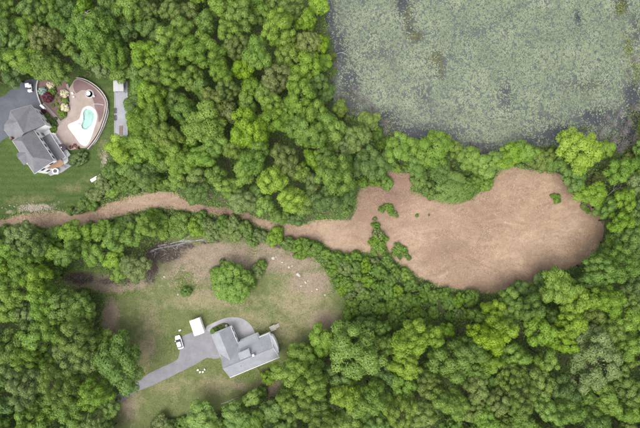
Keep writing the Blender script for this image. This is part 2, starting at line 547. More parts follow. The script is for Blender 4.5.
YARD2 = [(62, 275), (80, 268), (105, 272), (124, 284), (140, 272), (146, 248), (165, 238), (195, 234), (222, 236), (245, 230), (262, 234), (285, 244),
         (310, 256), (328, 270), (332, 288), (344, 298), (346, 318), (332, 334), (308, 346), (291, 354), (286, 372), (282, 392), (262, 402), (240, 408),
         (226, 428), (200, 446), (150, 450), (112, 446), (112, 412), (124, 394), (134, 372), (124, 350), (106, 338), (100, 318), (104, 300), (88, 288), (70, 290)]

# ------------------------------------------------------------------ ground: one sheet to the horizon, hollowed under the pond
pond_w = rough_outline(PA(POND), 1.0, .8, 3)
def stretched(lim, step, far):
    core = np.arange(-lim, lim + .01, step)
    out = [lim * 1.3, lim * 2, lim * 4, lim * 10, far]
    return np.concatenate([-np.array(out[::-1]), core, out])
gx = stretched(150, 1.25, 6000); gy = stretched(112, 1.25, 6000)
GX, GY = np.meshgrid(gx, gy)
g2 = np.stack([GX.ravel(), GY.ravel()], 1)
sd = np.full(len(g2), -99.0)
nearm = (abs(g2[:, 0]) < 160) & (abs(g2[:, 1]) < 120)
sd[nearm] = sdist(g2[nearm], PA(POND))
gz = np.where(sd > -1, -1.3 * np.clip((sd + 1) / 3, 0, 1) ** 1.5, 0.0)
nx, ny = len(gx), len(gy)
ii = (np.arange(ny - 1)[:, None] * nx + np.arange(nx - 1)[None, :]).ravel()
gF = np.stack([ii, ii + 1, ii + nx + 1, ii + nx], 1)
ground = link('ground', np_mesh('ground', np.column_stack([g2, gz]), gF, M['floor'], smooth=True))
ground['kind'] = 'structure'

WATER_LATER = True

field_o = rough_outline(PA(FIELD), .9, .7, 11)
def blobs(lst):
    """soft patches: (px, py, rx, ry, strength)"""
    def f(V2):
        s = np.zeros(len(V2))
        for (px, py, rx, ry, k) in lst:
            c = PA([(px, py)])[0]
            d = ((V2[:, 0] - c[0]) / (rx * S)) ** 2 + ((V2[:, 1] - c[1]) / (ry * S)) ** 2
            s = np.maximum(s, k * np.exp(-d * .7))
        return s
    return f
_fred = blobs([(390, 190, 34, 26, .85), (372, 215, 24, 22, .6), (425, 222, 36, 14, .6), (440, 250, 30, 12, .5), (462, 212, 26, 10, .5), (470, 285, 60, 9, .42), (560, 268, 50, 9, .4), (596, 232, 10, 30, .35), (575, 188, 18, 14, .4), (300, 238, 40, 7, .6), (250, 216, 30, 5, .7), (215, 210, 30, 5, .9), (520, 250, 24, 10, .45)])
def F_red(V2):
    return np.maximum(_fred(V2), .28 * np.clip(1 - pdist(V2, field_o) / 3.0, 0, 1))
field = zone('mown_field', field_o, M['field'], z=.03, cell=.8, relief=.32, rscale=.45, edge=3.0, vattr={'red': F_red})

def blobs(lst):
    """soft patches: (px, py, rx, ry, strength)"""
    def f(V2):
        s = np.zeros(len(V2))
        for (px, py, rx, ry, k) in lst:
            c = PA([(px, py)])[0]
            d = ((V2[:, 0] - c[0]) / (rx * S)) ** 2 + ((V2[:, 1] - c[1]) / (ry * S)) ** 2
            s = np.maximum(s, k * np.exp(-d * .7))
        return s
    return f
L1_dry = blobs([(70, 188, 25, 8, .55), (30, 200, 34, 7, .6), (104, 150, 10, 18, .6), (100, 95, 12, 14, .5), (120, 90, 20, 6, .5), (90, 178, 16, 7, .5), (110, 120, 4, 30, .35)])
L1_dirt = blobs([(36, 208, 18, 4.5, .9), (14, 212, 14, 3, .6), (104, 160, 4, 10, .65), (128, 110, 4, 34, .5), (60, 203, 12, 3, .5)])
L1_mud = blobs([(128, 80, 3, 3, .2)])
lawn1_o = rough_outline(PA(LAWN1), 1.0, .5, 21)
lawn1 = zone('house_lawn', lawn1_o, M['lawn1'], z=.012, cell=1.2, vattr={'dry': L1_dry, 'dirt': L1_dirt, 'mud': L1_mud})
Y2_dry = blobs([(210, 300, 60, 12, .66), (150, 320, 18, 30, .55), (300, 300, 34, 24, .7), (320, 320, 20, 16, .8), (145, 350, 8, 20, .7), (170, 385, 30, 14, .5), (215, 385, 30, 12, .6),
                (250, 320, 40, 14, .55), (175, 300, 22, 14, .45), (130, 400, 18, 14, .6), (285, 330, 20, 14, .6)])
Y2_dirt = blobs([(212, 256, 52, 14, .95), (190, 272, 36, 16, .75), (285, 262, 40, 13, .85), (310, 282, 24, 14, .9), (255, 258, 34, 16, .75), (110, 284, 40, 9, .95), (110, 316, 10, 24, .9), (270, 246, 40, 7, .8), (325, 320, 18, 12, .6), (205, 292, 30, 6, .5),
                 (152, 348, 5, 16, .6), (238, 386, 16, 7, .55), (268, 388, 12, 16, .75), (128, 410, 12, 16, .65), (320, 325, 10, 6, .5), (255, 240, 26, 5, .6)])
Y2_mud = blobs([(164, 251, 21, 12, .95), (150, 266, 9, 19, .9), (178, 246, 22, 5, .75), (80, 278, 18, 7, .85), (118, 281, 26, 5, .72), (208, 241, 14, 3, .75), (278, 246, 12, 3, .7), (168, 268, 10, 8, .5)])
yard2_o = rough_outline(PA(YARD2), 1.0, .9, 33)
yard2 = zone('patchy_yard', yard2_o, M['lawn2'], z=.014, cell=1.0, relief=.06, vattr={'dry': Y2_dry, 'dirt': Y2_dirt, 'mud': Y2_mud})

# driveway of the upper house
DRV1 = [(-60, 128), (-60, 100), (0, 97), (8, 92), (20, 83), (30, 79), (36, 79), (36.5, 90), (39, 99), (42, 104), (40, 112), (30, 122), (12, 134), (3, 140), (-10, 148), (-30, 150)]
drv1 = zone('upper_driveway', rough_outline(PA(DRV1), 1.2, .06, 2), M['asph1'], z=.03, cell=2.0)
def strip(name, pts, w, z0, z1, mat, parent=None, closed=False):
    """a ribbon with thickness along world points"""
    p = [Vector((q[0], q[1])) for q in pts]
    L, Rr = [], []
    for i in range(len(p)):
        a = p[max(i - 1, 0)]; b = p[min(i + 1, len(p) - 1)]
        t = (b - a).normalized(); n = Vector((-t.y, t.x)) * (w / 2)
        L.append(p[i] + n); Rr.append(p[i] - n)
    m = MB()
    k = len(p)
    vs = [(q.x, q.y, z0) for q in L] + [(q.x, q.y, z0) for q in Rr] + [(q.x, q.y, z1) for q in L] + [(q.x, q.y, z1) for q in Rr]
    fs = []
    for i in range(k - 1):
        fs += [(2 * k + i, 2 * k + i + 1, 3 * k + i + 1, 3 * k + i), (i, k + i, k + i + 1, i + 1), (i, i + 1, 2 * k + i + 1, 2 * k + i), (k + i, 3 * k + i, 3 * k + i + 1, k + i + 1)]
    fs += [(0, 2 * k, 3 * k, k), (k - 1, 2 * k - 1, 4 * k - 1, 3 * k - 1)]
    m.add(vs, fs)
    return m.build(name, mat, parent)
def curve_px(pts, z=0.0, step=.6):
    w = PA(pts, z)
    out = []
    for i in range(len(w) - 1):
        p0 = w[max(i - 1, 0)]; p1 = w[i]; p2 = w[i + 1]; p3 = w[min(i + 2, len(w) - 1)]
        k = max(1, int(np.hypot(*(p2 - p1)) / step))
        for j in range(k):
            t = j / k
            out.append(.5 * (2 * p1 + (p2 - p0) * t + (2 * p0 - 5 * p1 + 4 * p2 - p3) * t * t + (3 * p1 - p0 - 3 * p2 + p3) * t ** 3))
    out.append(w[-1])
    return out
for pts in ([(2, 94), (8, 99), (13, 103), (19, 104), (26, 98), (33, 92)], [(13, 103), (10, 108), (7, 113)], [(19, 104), (22, 107), (31, 103)], [(4, 97), (14, 92), (22, 85)], [(-12, 112), (0, 110), (9, 106)]):
    strip('tar_seam', curve_px(pts), .14, .031, .036, M['tar'], drv1)

# driveway of the lower house
DRV2 = [(110, 399), (122, 392), (134, 384.5), (140, 380), (148, 374), (160, 368), (173, 362), (178, 358), (180, 350), (179, 344), (182, 337), (190, 333), (204, 329), (211, 330), (216, 345), (221, 356),
        (215, 359), (207, 358), (196, 364), (183, 370.5), (168, 378), (150, 386.5), (138, 391), (126, 398), (113, 406)]
drv2 = zone('lower_driveway', rough_outline(PA(DRV2), 1.0, .10, 5), M['asph2'], z=.10, cell=1.5)
WALK2 = [(205, 329), (207, 326), (215, 322), (225, 318), (233, 317), (241, 318), (248, 322), (253, 328), (256, 336), (254, 341), (246, 345), (236, 347), (231, 338), (228, 329), (229.5, 325), (224, 322.5), (212, 328), (211, 332)]
walk2 = zone('curved_walk', rough_outline(PA(WALK2), .8, .03, 6), M['conc'], z=.13, cell=1.5)

# ------------------------------------------------------------------ foliage builders
def leaf_cloud(rng, pos, nrm, size, aspect=.72):
    n = len(pos)
    nrm = nrm / np.maximum(np.linalg.norm(nrm, axis=1), 1e-6)[:, None]
    r = rng.normal(size=(n, 3))
    t = np.cross(nrm, r); t /= np.maximum(np.linalg.norm(t, axis=1), 1e-6)[:, None]
    b = np.cross(nrm, t)
    L = (size if hasattr(size, '__len__') else np.full(n, size))[:, None] * (.7 + .6 * rng.random((n, 1)))
    W = L * aspect
    V = np.empty((n, 4, 3))
    V[:, 0] = pos - t * L * .5
    V[:, 1] = pos + b * W * .5 - nrm * L * .10
    V[:, 2] = pos + t * L * .5
    V[:, 3] = pos - b * W * .5 - nrm * L * .10
    F = np.arange(n * 4).reshape(n, 4)
    return V.reshape(-1, 3), F

def sphere_dirs(rng, n):
    v = rng.normal(size=(n, 3))
    return v / np.linalg.norm(v, axis=1)[:, None]

def crown(seed, Rad, top, base, rc, leaf, dens=1.0, lop=.18, hollow=.35):
    """cauliflower-like crown made of leaf clumps; returns V, F, lv and clump centres"""
    rng = np.random.default_rng(seed)
    hz = (top - base) / 2
    cz = base + hz * .80
    up = top - cz - rc * .8
    dn = cz - base
    # candidate clump centres spread over the dome, best-candidate spacing
    area = 2 * PI * Rad * max(Rad, up) * .95
    n = int(area / (PI * rc * rc) * .92)
    ph = rng.random(3) * 6.28
    cs = []
    def lobes(d):
        a = math.atan2(d[1], d[0])
        return 1 + lop * (math.sin(2 * a + ph[0]) * .5 + math.sin(3 * a + ph[1]) * .6 + math.sin(5 * a + ph[2]) * .4)
    for i in range(n):
        best = None; bd = -1
        for k in range(10):
            d = sphere_dirs(rng, 1)[0]
            if d[2] < -.35: d[2] = -d[2]
            r = (.80 + .20 * rng.random()) * lobes(d)
            c = np.array([d[0] * (Rad - rc * .75) * r, d[1] * (Rad - rc * .75) * r, cz + d[2] * (up if d[2] > 0 else dn * .8) * r])
            dd = min((np.linalg.norm(c - q[0]) for q in cs), default=99)
            if dd > bd: bd = dd; best = (c, d)
        cs.append(best)
    Vs, Fs, LV = [], [], []
    nv = 0
    for c, d in cs:
        k = rc * (.75 + .5 * rng.random())
        m = int(dens * 3.5 * 2 * PI * k * k / (leaf * leaf * .36) * .42)
        q = sphere_dirs(rng, m)
        out = d * .7 + np.array([0, 0, .75])
        flip = (q @ out) < -.25
        q[flip] = -q[flip]
        rad = k * (.80 + .26 * rng.random(m) ** .7)
        bump = 1 + .16 * np.sin(q[:, 0] * 9 + ph[0]) * np.sin(q[:, 1] * 9 + ph[1])
        pos = c + q * (rad * bump)[:, None] * np.array([1, 1, .82])
        nr = q * 1.0 + rng.normal(size=(m, 3)) * .23 + np.array([0, 0, .18])
        v, f = leaf_cloud(rng, pos, nr, leaf)
        Vs.append(v); Fs.append(f + nv); nv += len(v)
        LV.append(np.clip(.5 + .26 * rng.normal() * .6 + .22 * rng.normal(size=m), 0, 1))
    # loose leaves inside the crown
    m = int(dens * Rad * Rad * 55 * hollow)
    q = sphere_dirs(rng, m) * (rng.random((m, 1)) ** .4)
    pos = np.column_stack([q[:, 0] * Rad * .78, q[:, 1] * Rad * .78, cz + q[:, 2] * hz * .72])
    v, f = leaf_cloud(rng, pos, rng.normal(size=(m, 3)) * .6 + np.array([0, 0, 1]), leaf * 1.35)
    Vs.append(v); Fs.append(f + nv)
    LV.append(np.clip(.45 + .2 * rng.normal(size=m), 0, 1))
    return np.vstack(Vs), np.vstack(Fs), np.concatenate(LV), [c for c, d in cs]

def trunk(seed, h, rad, cs, nl=6):
    rnd = random.Random(seed)
    m = MB()
    pts = [Vector((0, 0, -.15))]
    for i in range(1, 6):
        pts.append(Vector((rnd.uniform(-.12, .12) * i * .5, rnd.uniform(-.12, .12) * i * .5, h * i / 5)))
    m.tube(pts, [rad * 1.35, rad, rad * .85, rad * .68, rad * .5, rad * .22], 7)
    for c in rnd.sample(cs, min(nl, len(cs))):
        c = Vector(c)
        k = rnd.randint(2, 4)
        a = pts[k]
        mid = a.lerp(c, .5) + Vector((0, 0, -.15 * (c - a).length))
        m.tube([a, mid, c], [rad * .42, rad * .28, rad * .08], 5)
    return m

PROTO = {}
def make_proto(key, seeds, Rad, hgt, base, rc, leaf, trad, dens=1.0, lop=.27, shrub=False):
    lst = []
    for s in seeds:
        V, F, lv, cs = crown(s, Rad, hgt, base, rc, leaf, dens, lop)
        cm = np_mesh('crown', V, F, M['leafG'], fattr={'lv': lv})
        if shrub:
            rnd = random.Random(s); m = MB()
            for c in rnd.sample(cs, min(6, len(cs))):
                c = Vector(c)
                m.tube([(rnd.uniform(-.15, .15), rnd.uniform(-.15, .15), -.1), Vector((c.x * .45, c.y * .45, c.z * .6)), c], [trad, trad * .7, trad * .25], 5)
        else:
            m = trunk(s, hgt * .78, trad, cs)
        tm = m.mesh('trunk', M['bark'], smooth=True)
        lst.append((cm, tm, Rad, hgt, base))
    PROTO[key] = lst
make_proto('big', range(101, 109), 5.6, 17.0, 7.0, 1.38, .30, .30, .9)
make_proto('bigfine', range(111, 115), 5.6, 16.0, 6.5, 1.05, .27, .30, .8)
make_proto('mid', range(121, 131), 3.7, 14.0, 6.0, 1.16, .27, .20, 1.0)
make_proto('midfine', range(131, 136), 3.7, 13.0, 5.6, .90, .24, .20, .85)
make_proto('small', range(241, 249), 2.4, 10.0, 4.2, .84, .26, .13, 1.0)
make_proto('shrub', range(151, 157), 1.9, 2.5, .10, .56, .22, .05, 1.0, .2, True)
make_proto('loose', range(171, 176), 1.9, 1.9, .05, .42, .22, .04, .85, .35, True)
make_proto('round', [181], 5.6, 15.0, 2.5, 1.05, .30, .28, .95, .07)
make_proto('bush', range(161, 164), 1.0, 1.15, .03, .26, .13, .025, 1.0, .08, True)

def place_plant(name, proto, px, py, rpx, colour, rnd, hs=1.0):
    cm, tm, Rad, hgt, base = proto
    zc = (hgt * .5 + base * .5) * hs
    rm = rpx * S * (1 - zc / H)
    s = rm / Rad
    sz = hs * (.62 + .38 * s) if name == 'tree' else hs * s
    zc = (base + (hgt - base) * .5) * sz
    p = P(px, py, zc)
    root = empty(name, (p.x, p.y, 0), rnd.uniform(0, 6.28))
    c = link('crown', cm, root)
    c.material_slots[0].link = 'OBJECT'; c.material_slots[0].material = M['leaf' + colour]
    k = link('trunk', tm, root)
    e = rnd.uniform(.86, 1.16)
    root.scale = (s * e, s / e, sz)
    return root

# ------------------------------------------------------------------ trees seen in the photograph: x y radius colour
TREES = '''
92 35 20 G|46 65 17 L|27 60 13 L|8 8 10 G|30 10 10 G|52 14 10 G|62 27 11 G|10 30 10 G|28 27 10 L|46 38 12 B|66 46 9 L|5 58 9 G|12 77 9 D|70 9 9 D|105 20 11 D|116 36 11 D|116 55 11 G|100 68 8 S|121 72 9 G|86 60 8 G
130 9 13 L|146 10 10 O|152 30 10 G|146 53 13 L|156 75 10 L|150 95 12 L|139 84 8 G|22 46 10 G|128 30 9 D|80 24 9 D|40 22 8 G|3 44 8 D|20 62 9 G
171 10 10 O|190 13 9 O|206 22 9 G|180 28 10 G|199 50 17 L|236 47 11 B|229 30 10 L|241 14 12 G|261 12 9 G|278 28 15 Y|287 50 13 O|257 54 13 L|308 44 12 B|290 8 11 O|306 22 9 L|308 66 12 L|276 77 13 B|243 70 9 Y
221 72 10 L|191 79 10 L|171 75 11 L|176 100 10 G|201 89 9 G|226 90 10 O|214 103 12 B|250 86 9 L|263 91 9 L|247 103 9 G|300 92 14 L|271 104 10 L|317 4 9 Y|170 42 12 G|164 59 9 G|219 8 9 L|320 44 8 Y|323 63 8 L|318 82 9 G|217 58 8 O
120 149 12 Y|141 124 14 L|156 114 12 L|136 146 10 L|151 149 14 G|127 167 9 G|142 174 12 G|158 130 9 G|134 106 9 G|140 160 8 L
205 125 19 L|247 129 17 Y|271 120 14 L|167 137 13 B|228 112 9 B|234 148 10 B|179 160 14 L|163 163 9 G|216 146 10 L|200 157 11 L|176 181 9 L|216 175 9 G|246 171 12 G|272 180 13 Y|285 160 13 O|301 130 12 G|315 134 12 G|313 185 10 S|292 199 12 Y|242 201 12 S|197 193 10 G|228 187 10 G|255 157 12 G|263 204 9 L|301 172 9 O|303 206 9 L|186 112 11 G|160 96 9 G|290 112 11 L|312 110 11 L|190 141 8 G
335 174 17 L|330 126 13 L|346 147 10 S|357 137 12 O|368 121 9 O|400 147 14 L|433 150 17 L|369 163 15 G|385 160 9 G|325 158 10 G|326 199 12 D|345 198 9 D|470 158 10 L|455 149 7 O|418 165 10 G|440 171 9 D|345 162 9 G|340 108 7 O|314 160 9 G|332 146 9 L
488 164 11 L|512 155 12 L|526 152 10 L|541 159 11 O|580 149 19 Y|556 162 10 G|620 170 12 L|575 179 11 G|591 194 12 L|606 207 10 G|625 200 10 L|637 184 9 S|500 160 9 G|606 150 8 L
20 236 13 S|7 250 11 G|25 264 14 L|36 247 11 G|52 251 12 L|75 236 13 L|69 254 10 L|92 254 10 L|115 239 11 L|129 236 11 L|112 259 9 L|135 268 13 S|145 226 10 L|100 229 9 L|38 281 12 L|14 290 14 G|45 301 14 L|65 306 16 G|82 313 14 G|25 312 10 S|7 312 11 G|57 236 9 G|53 272 8 G|5 272 9 G|30 325 9 D|80 299 8 G
35 337 13 G|52 330 11 G|9 346 12 L|26 356 11 G|76 336 16 O|74 361 20 O|60 387 17 O|25 385 15 S|5 372 10 G|119 362 22 G|104 347 12 L|95 394 14 L|70 411 13 G|108 408 10 G|30 421 12 G|45 362 10 L|90 421 11 O|50 412 9 G|8 405 9 D
293 372 15 L|305 358 13 L|312 384 14 L|297 401 15 O|316 406 12 G|275 411 12 G|200 417 13 L|236 417 12 G|286 424 11 G|322 342 12 G|255 424 10 G|252 398 8 L
355 353 24 G|336 341 13 G|339 377 14 G|412 339 16 Y|406 364 14 Y|432 336 10 Y|402 386 13 L|347 396 14 Y|372 398 15 L|430 386 13 O|451 361 19 G|400 411 15 O|421 414 13 O|450 401 15 L|471 349 14 G|325 421 12 O|350 419 12 G|476 386 12 O|383 370 11 D|375 420 11 G|470 412 12 O|385 345 10 G|318 368 9 G
489 336 15 Y|501 329 13 Y|540 331 13 L|561 341 11 Y|571 324 12 Y|595 361 24 S|516 354 11 L|490 361 10 G|510 376 12 O|541 381 13 O|521 396 14 O|499 401 12 O|561 386 12 D|606 401 12 G|630 391 13 B|566 410 14 G|626 412 11 G|596 421 11 G|546 409 10 L|484 421 12 G|520 418 11 G|628 345 11 G|610 330 11 O|628 320 12 G|475 370 9 G
510 306 14 L|493 311 10 Y|531 308 11 G|560 287 17 L|576 301 13 Y|606 299 14 L|600 270 14 G|621 264 15 G|545 281 10 D|522 289 10 D|630 240 12 G|620 221 10 L|636 284 11 D|635 222 9 G|615 244 9 G|589 283 10 D|590 312 11 O|632 302 10 G
452 188 16 G|232 283 18 L
'''
# low, shrubby growth: x y radius colour
SHRUBS = '''
110 171 8 G|103 186 9 S|95 195 8 S|85 204 7 G|120 183 9 G|79 210 5 S|130 186 8 G|112 192 7 L|150 184 7 L|162 183 8 G|70 211 4 G|92 205 6 G
363 182 5.5 L|374 182 5.5 L|420 180 8 G|431 190 9 G|387 182 7 G|380 174 7 G|478 166 9 L|485 180 9 G|474 182 9 G|426 172 7 D|410 166 7 G
388 207 3.6 L|391 211 3.4 G|382 209 3 G|395 214 2.8 S|375 219 2.4 S|376 226 3.6 G|378 235 5 S|374 241 4.4 L|382 241 5 L|379 248 4.8 L|374 251 3.4 L|385 252 3.4 L|400 248 4.4 L|404 253 4 G|396 252 3.6 L|400 255 3.2 G|409 258 2.6 G|417 215.5 1.8 G|429 215 1.2 B|556 198 3.6 G|553 196 2.6 L|559 200 2.4 G|600 177 7 B|637 165 8 B|330 57 5 B|628 158 6 B|609 163 5 S|584 206 3.4 S|587 210 2.8 L
164 228 8 L|180 230 8 L|196 228 8 L|210 229 9 S|235 233 8 S|246 229 7 G|275 236 8 L|222 222 6 G|300 250 9 L|288 244 8 G|262 236 7 S|252 241 6 G|312 247 8 G|150 222 8 L|162 220 7 G|180 219 7 L|200 219 6 G|135 222 7 S|120 225 7 G|106 226 6 S|90 231 7 G|50 236 7 S|8 235 7 G|28 232 6 S|225 231 7 S
256 272 8 S|250 284 6 L|215 272 5 L|262 264 5 L|222 262 3.5 S|268 378 7 L|243 405 8 L|262 392 6 G|160 424 9 S|170 430 9 G|215 427 10 L|245 428 8 G|182 424 7 L|186 292 5 G
'''
def parse(s):
    out = []
    for ln in s.replace('\n', '|').split('|'):
        if ln.strip():
            a = ln.split(); out.append((float(a[0]), float(a[1]), float(a[2]), a[3]))
    return out
trees = parse(TREES); shrubs = parse(SHRUBS)
_r = random.Random(12)
def fresher(t):
    x, y, r, c = t
    if c == 'G' and (x > 285 and y > 300 or 150 < x < 325 and y < 215 or y > 215 and x < 160) and _r.random() < .5: c = 'L'
    if c == 'B' and _r.random() < .45: c = 'O'
    return (x, y, r, c)
trees = [fresher(t) for t in trees]

rng = np.random.default_rng(77)
prng = random.Random(4)
YARDLIM = [(p[0], p[1]) for p in YARD2]
def free_px(q, extra=0.0):
    """how far (pixels) a point of the picture lies outside all the open ground"""
    q = np.asarray(q, float)
    d = np.full(len(q), 1e9)
    for poly in (POND, FIELD, LAWN1, YARD2):
        d = np.minimum(d, -sdist(q, poly))
    return d
THICKET = [(-10, 226), (60, 234), (150, 212), (250, 222), (300, 240), (345, 255), (385, 256), (440, 286), (490, 292), (478, 312), (440, 322), (400, 326), (350, 318), (340, 296), (328, 262), (290, 244),
           (240, 228), (150, 232), (60, 240), (-10, 240)]
cand = np.column_stack([rng.uniform(-12, 652, 14000), rng.uniform(-12, 440, 14000)])
fr = free_px(cand)
inth = inside(cand, THICKET)
acc = [(t[0], t[1], t[2]) for t in trees + shrubs]
A = np.array(acc)
nf = {'t': 0, 's': 0}
for (x, y), f, th in zip(cand, fr, inth):
    low = th or y < 224 and x > 345 and x < 560 and f < 12
    r = prng.uniform(4.2, 7.0) if low else prng.uniform(6.5, 9.5)
    if f < r * .55: continue
    d = np.hypot(A[:, 0] - x, A[:, 1] - y)
    if (d < (A[:, 2] + r) * (.74 if low else .80)).any(): continue
    if low:
        if nf['s'] > 150: continue
        nf['s'] += 1
        shrubs.append((x, y, r, prng.choice('GGLLLGSL')))
    else:
        if nf['t'] > 70: continue
        nf['t'] += 1
        trees.append((x, y, r, prng.choice('GGGLLLDO')))
    A = np.vstack([A, (x, y, r)])
print('trees', len(trees), 'shrubs', len(shrubs), nf)

def region(x, y, shrub=False):
    if shrub:
        if 360 < x < 440 and 200 < y < 260 or 540 < x < 600 and 190 < y < 210: return 'out on the brown field'
        if 70 < x < 175 and 165 < y < 212: return 'between upper lawn and brown path'
        if 345 < x < 560 and y < 205: return 'between pond and brown field'
        if y < 262 and x < 160: return 'under the left brown path'
        if y < 262 and x < 330: return 'under the narrow middle path'
        if 140 < x < 275 and 265 < y < 300: return 'in the lower yard'
        if y > 360 and x < 280: return 'below the lower house'
        if x < 400: return 'in the low thicket' if y > 290 else 'under the field, left end'
        if x < 500: return 'along the lower field edge'
        return 'at the right edge'
    if y < 112:
        if x < 62: return 'in the top left corner'
        if x < 125: return 'above the swimming pool'
        if x < 185: return 'right of the long pale court'
        if x < 255: return 'in the top centre wood'
        return 'at the left pond shore'
    if y < 216:
        if x < 160: return 'between court and brown path'
        if x < 225: return 'above the bend of the path'
        if x < 320: return 'above the narrow middle path'
        if x < 395: return 'below the pond, left corner'
        if x < 560: return 'between pond and brown field'
        return 'in the swampy right edge'
    if 210 < x < 255 and 260 < y < 305: return 'alone in the yard above the lower house'
    if x < 160 and y < 280:
        return 'under the left brown path, far left' if x < 62 else 'under the left brown path'
    if x < 150 and y < 345: return 'left of the lower yard'
    if x < 190: return 'left of the lower driveway'
    if x < 285: return 'at the bottom edge below the house'
    if x < 335: return 'right of the lower house'
    if x < 440: return 'in the lower middle wood'
    if x < 545 and y > 345: return 'in the bottom wood'
    if y > 345: return 'in the bottom right corner'
    return 'in the wood right of the field' if x > 585 else 'under the right of the brown field'

ORD = ['leftmost', 'second', 'third', 'fourth', 'fifth', 'sixth', 'seventh', 'eighth', 'ninth', 'tenth', 'eleventh', 'twelfth'] + ['%dth' % i for i in range(13, 40)]
def label_all(items, noun, shrub=False):
    """items: (object, x, y, r, colour); every label points to one plant"""
    bins = {}
    for it in items:
        o, x, y, r, c = it
        size = ('large' if r >= 8.5 else 'small' if r < 5 else 'medium') if shrub else ('large' if r >= 14 else 'small' if r < 9.3 else 'medium')
        bins.setdefault((size, CNAME[c], region(x, y, shrub)), []).append(it)
    for (size, cn, rg), lst in bins.items():
        lst.sort(key=lambda i: i[1])
        for i, (o, *_r) in enumerate(lst):
            if len(lst) == 1: lb = f'{size} {cn} {noun} {rg}'
            elif i == 0: lb = f'leftmost of the {size} {cn} {noun}s {rg}'
            elif i == len(lst) - 1: lb = f'rightmost of the {size} {cn} {noun}s {rg}'
            else: lb = f'{ORD[i]} from left of the {size} {cn} {noun}s {rg}'
            tag(o, lb, noun, 'broadleaf trees of the wood' if not shrub else 'shrubs along the clearings')

items = []
for (x, y, r, c) in trees:
    fine = c in 'SO' or (c == 'B')
    if r >= 13.5: key = 'bigfine' if fine else 'big'
    elif r >= 9.3: key = 'midfine' if fine else 'mid'
    else: key = 'small'
    hs = prng.uniform(.82, 1.2)
    if (x, y) == (452, 188): hs = .5
    if (x, y) == (232, 283): hs = .55
    if 340 < x < 560 and 140 < y < 205: hs *= .75
    if (x, y) not in ((452, 188), (232, 283)):
        f_ = free_px([(x, y)])[0]
        hs *= min(1.0, max(.55, .5 + f_ / 45))
    if (x, y) not in ((452, 188), (232, 283)): hs = max(hs, .5 if 490 < x < 628 and 255 < y < 296 else .62) * (1.12 if c == 'Y' else 1.0)
    if (x, y) == (232, 283): key = 'round'
    o = place_plant('tree', prng.choice(PROTO[key]), x, y, r * 1.18, c, prng, hs)
    items.append((o, x, y, r, c))
label_all(items, 'tree')
items = []
for (x, y, r, c) in shrubs:
    key = ('loose' if 360 < x < 592 and 195 < y < 262 else 'shrub') if r > 2.6 else 'bush'
    o = place_plant('shrub', prng.choice(PROTO[key]), x, y, r * (1.28 if inside(np.array([(x, y)]), THICKET)[0] or key == 'loose' else 1.08), c, prng, prng.uniform(.85, 1.15) * (1.1 if r < 7 else .9))
    items.append((o, x, y, r, c))
label_all(items, 'shrub', True)

# undergrowth under the wood: one mass nobody could count
n = 200000
u = np.column_stack([rng.uniform(-20, 660, n), rng.uniform(-20, 448, n)])
fr = free_px(u)
keep = (fr > -1.2 + 2.5 * (rng.random(n) - .5)) & (fbm(u[:, 0] * .12, u[:, 1] * .12, 3) > .30)
u = u[keep]
w = PA(u)
hgt = .15 + 5.5 * fbm(w[:, 0] * .3, w[:, 1] * .3, 3) ** 1.6 * rng.random(len(w)) ** .7 * np.clip(free_px(u) / 16 + .08, .06, 1)
V, F = leaf_cloud(rng, np.column_stack([w, hgt]), rng.normal(size=(len(w), 3)) * .45 + np.array([0, 0, 1]), .46)
lv = np.clip(.5 + .25 * rng.normal(size=len(w)), 0, 1)
ug = link('undergrowth', np_mesh('undergrowth', V, F, M['leafG'], fattr={'lv': lv}))
tag(ug, 'low green undergrowth covering the floor of the wood', 'undergrowth', kind='stuff')

# the wood goes on outside the picture: one mass
Vs, Fs, Ls = [], [], []; nv = 0
lowp = [crown(900 + i, 4.3, 14, 6, 1.25, .62, .6) for i in range(3)]
ring = []
for k in range(2600):
    x, y = prng.uniform(-95, 735), prng.uniform(-85, 512)
    if -16 < x < 656 and -16 < y < 444: continue
    if free_px([(x, y)])[0] < 8: continue
    if any((x - a) ** 2 + (y - b) ** 2 < 17.5 ** 2 for a, b in ring): continue
    ring.append((x, y))
for x, y in ring:
    v, f, l, _ = prng.choice(lowp)
    a = prng.uniform(0, 6.28); ca, sa = math.cos(a), math.sin(a); s = prng.uniform(.8, 1.15)
    p = P(x, y, 10)
    q = np.column_stack([(v[:, 0] * ca - v[:, 1] * sa) * s + p.x, (v[:, 0] * sa + v[:, 1] * ca) * s + p.y, v[:, 2] * s])
    Vs.append(q); Fs.append(f + nv); nv += len(q); Ls.append(np.clip(l * .7 + prng.uniform(-.1, .3), 0, 1))
ow = link('outer_wood', np_mesh('outer_wood', np.vstack(Vs), np.vstack(Fs), M['leafG'], fattr={'lv': np.concatenate(Ls)}))
tag(ow, 'dense green wood going on around the scene', 'wood', kind='stuff')
print('ring', len(ring), 'quads', sum(len(f) for f in Fs))

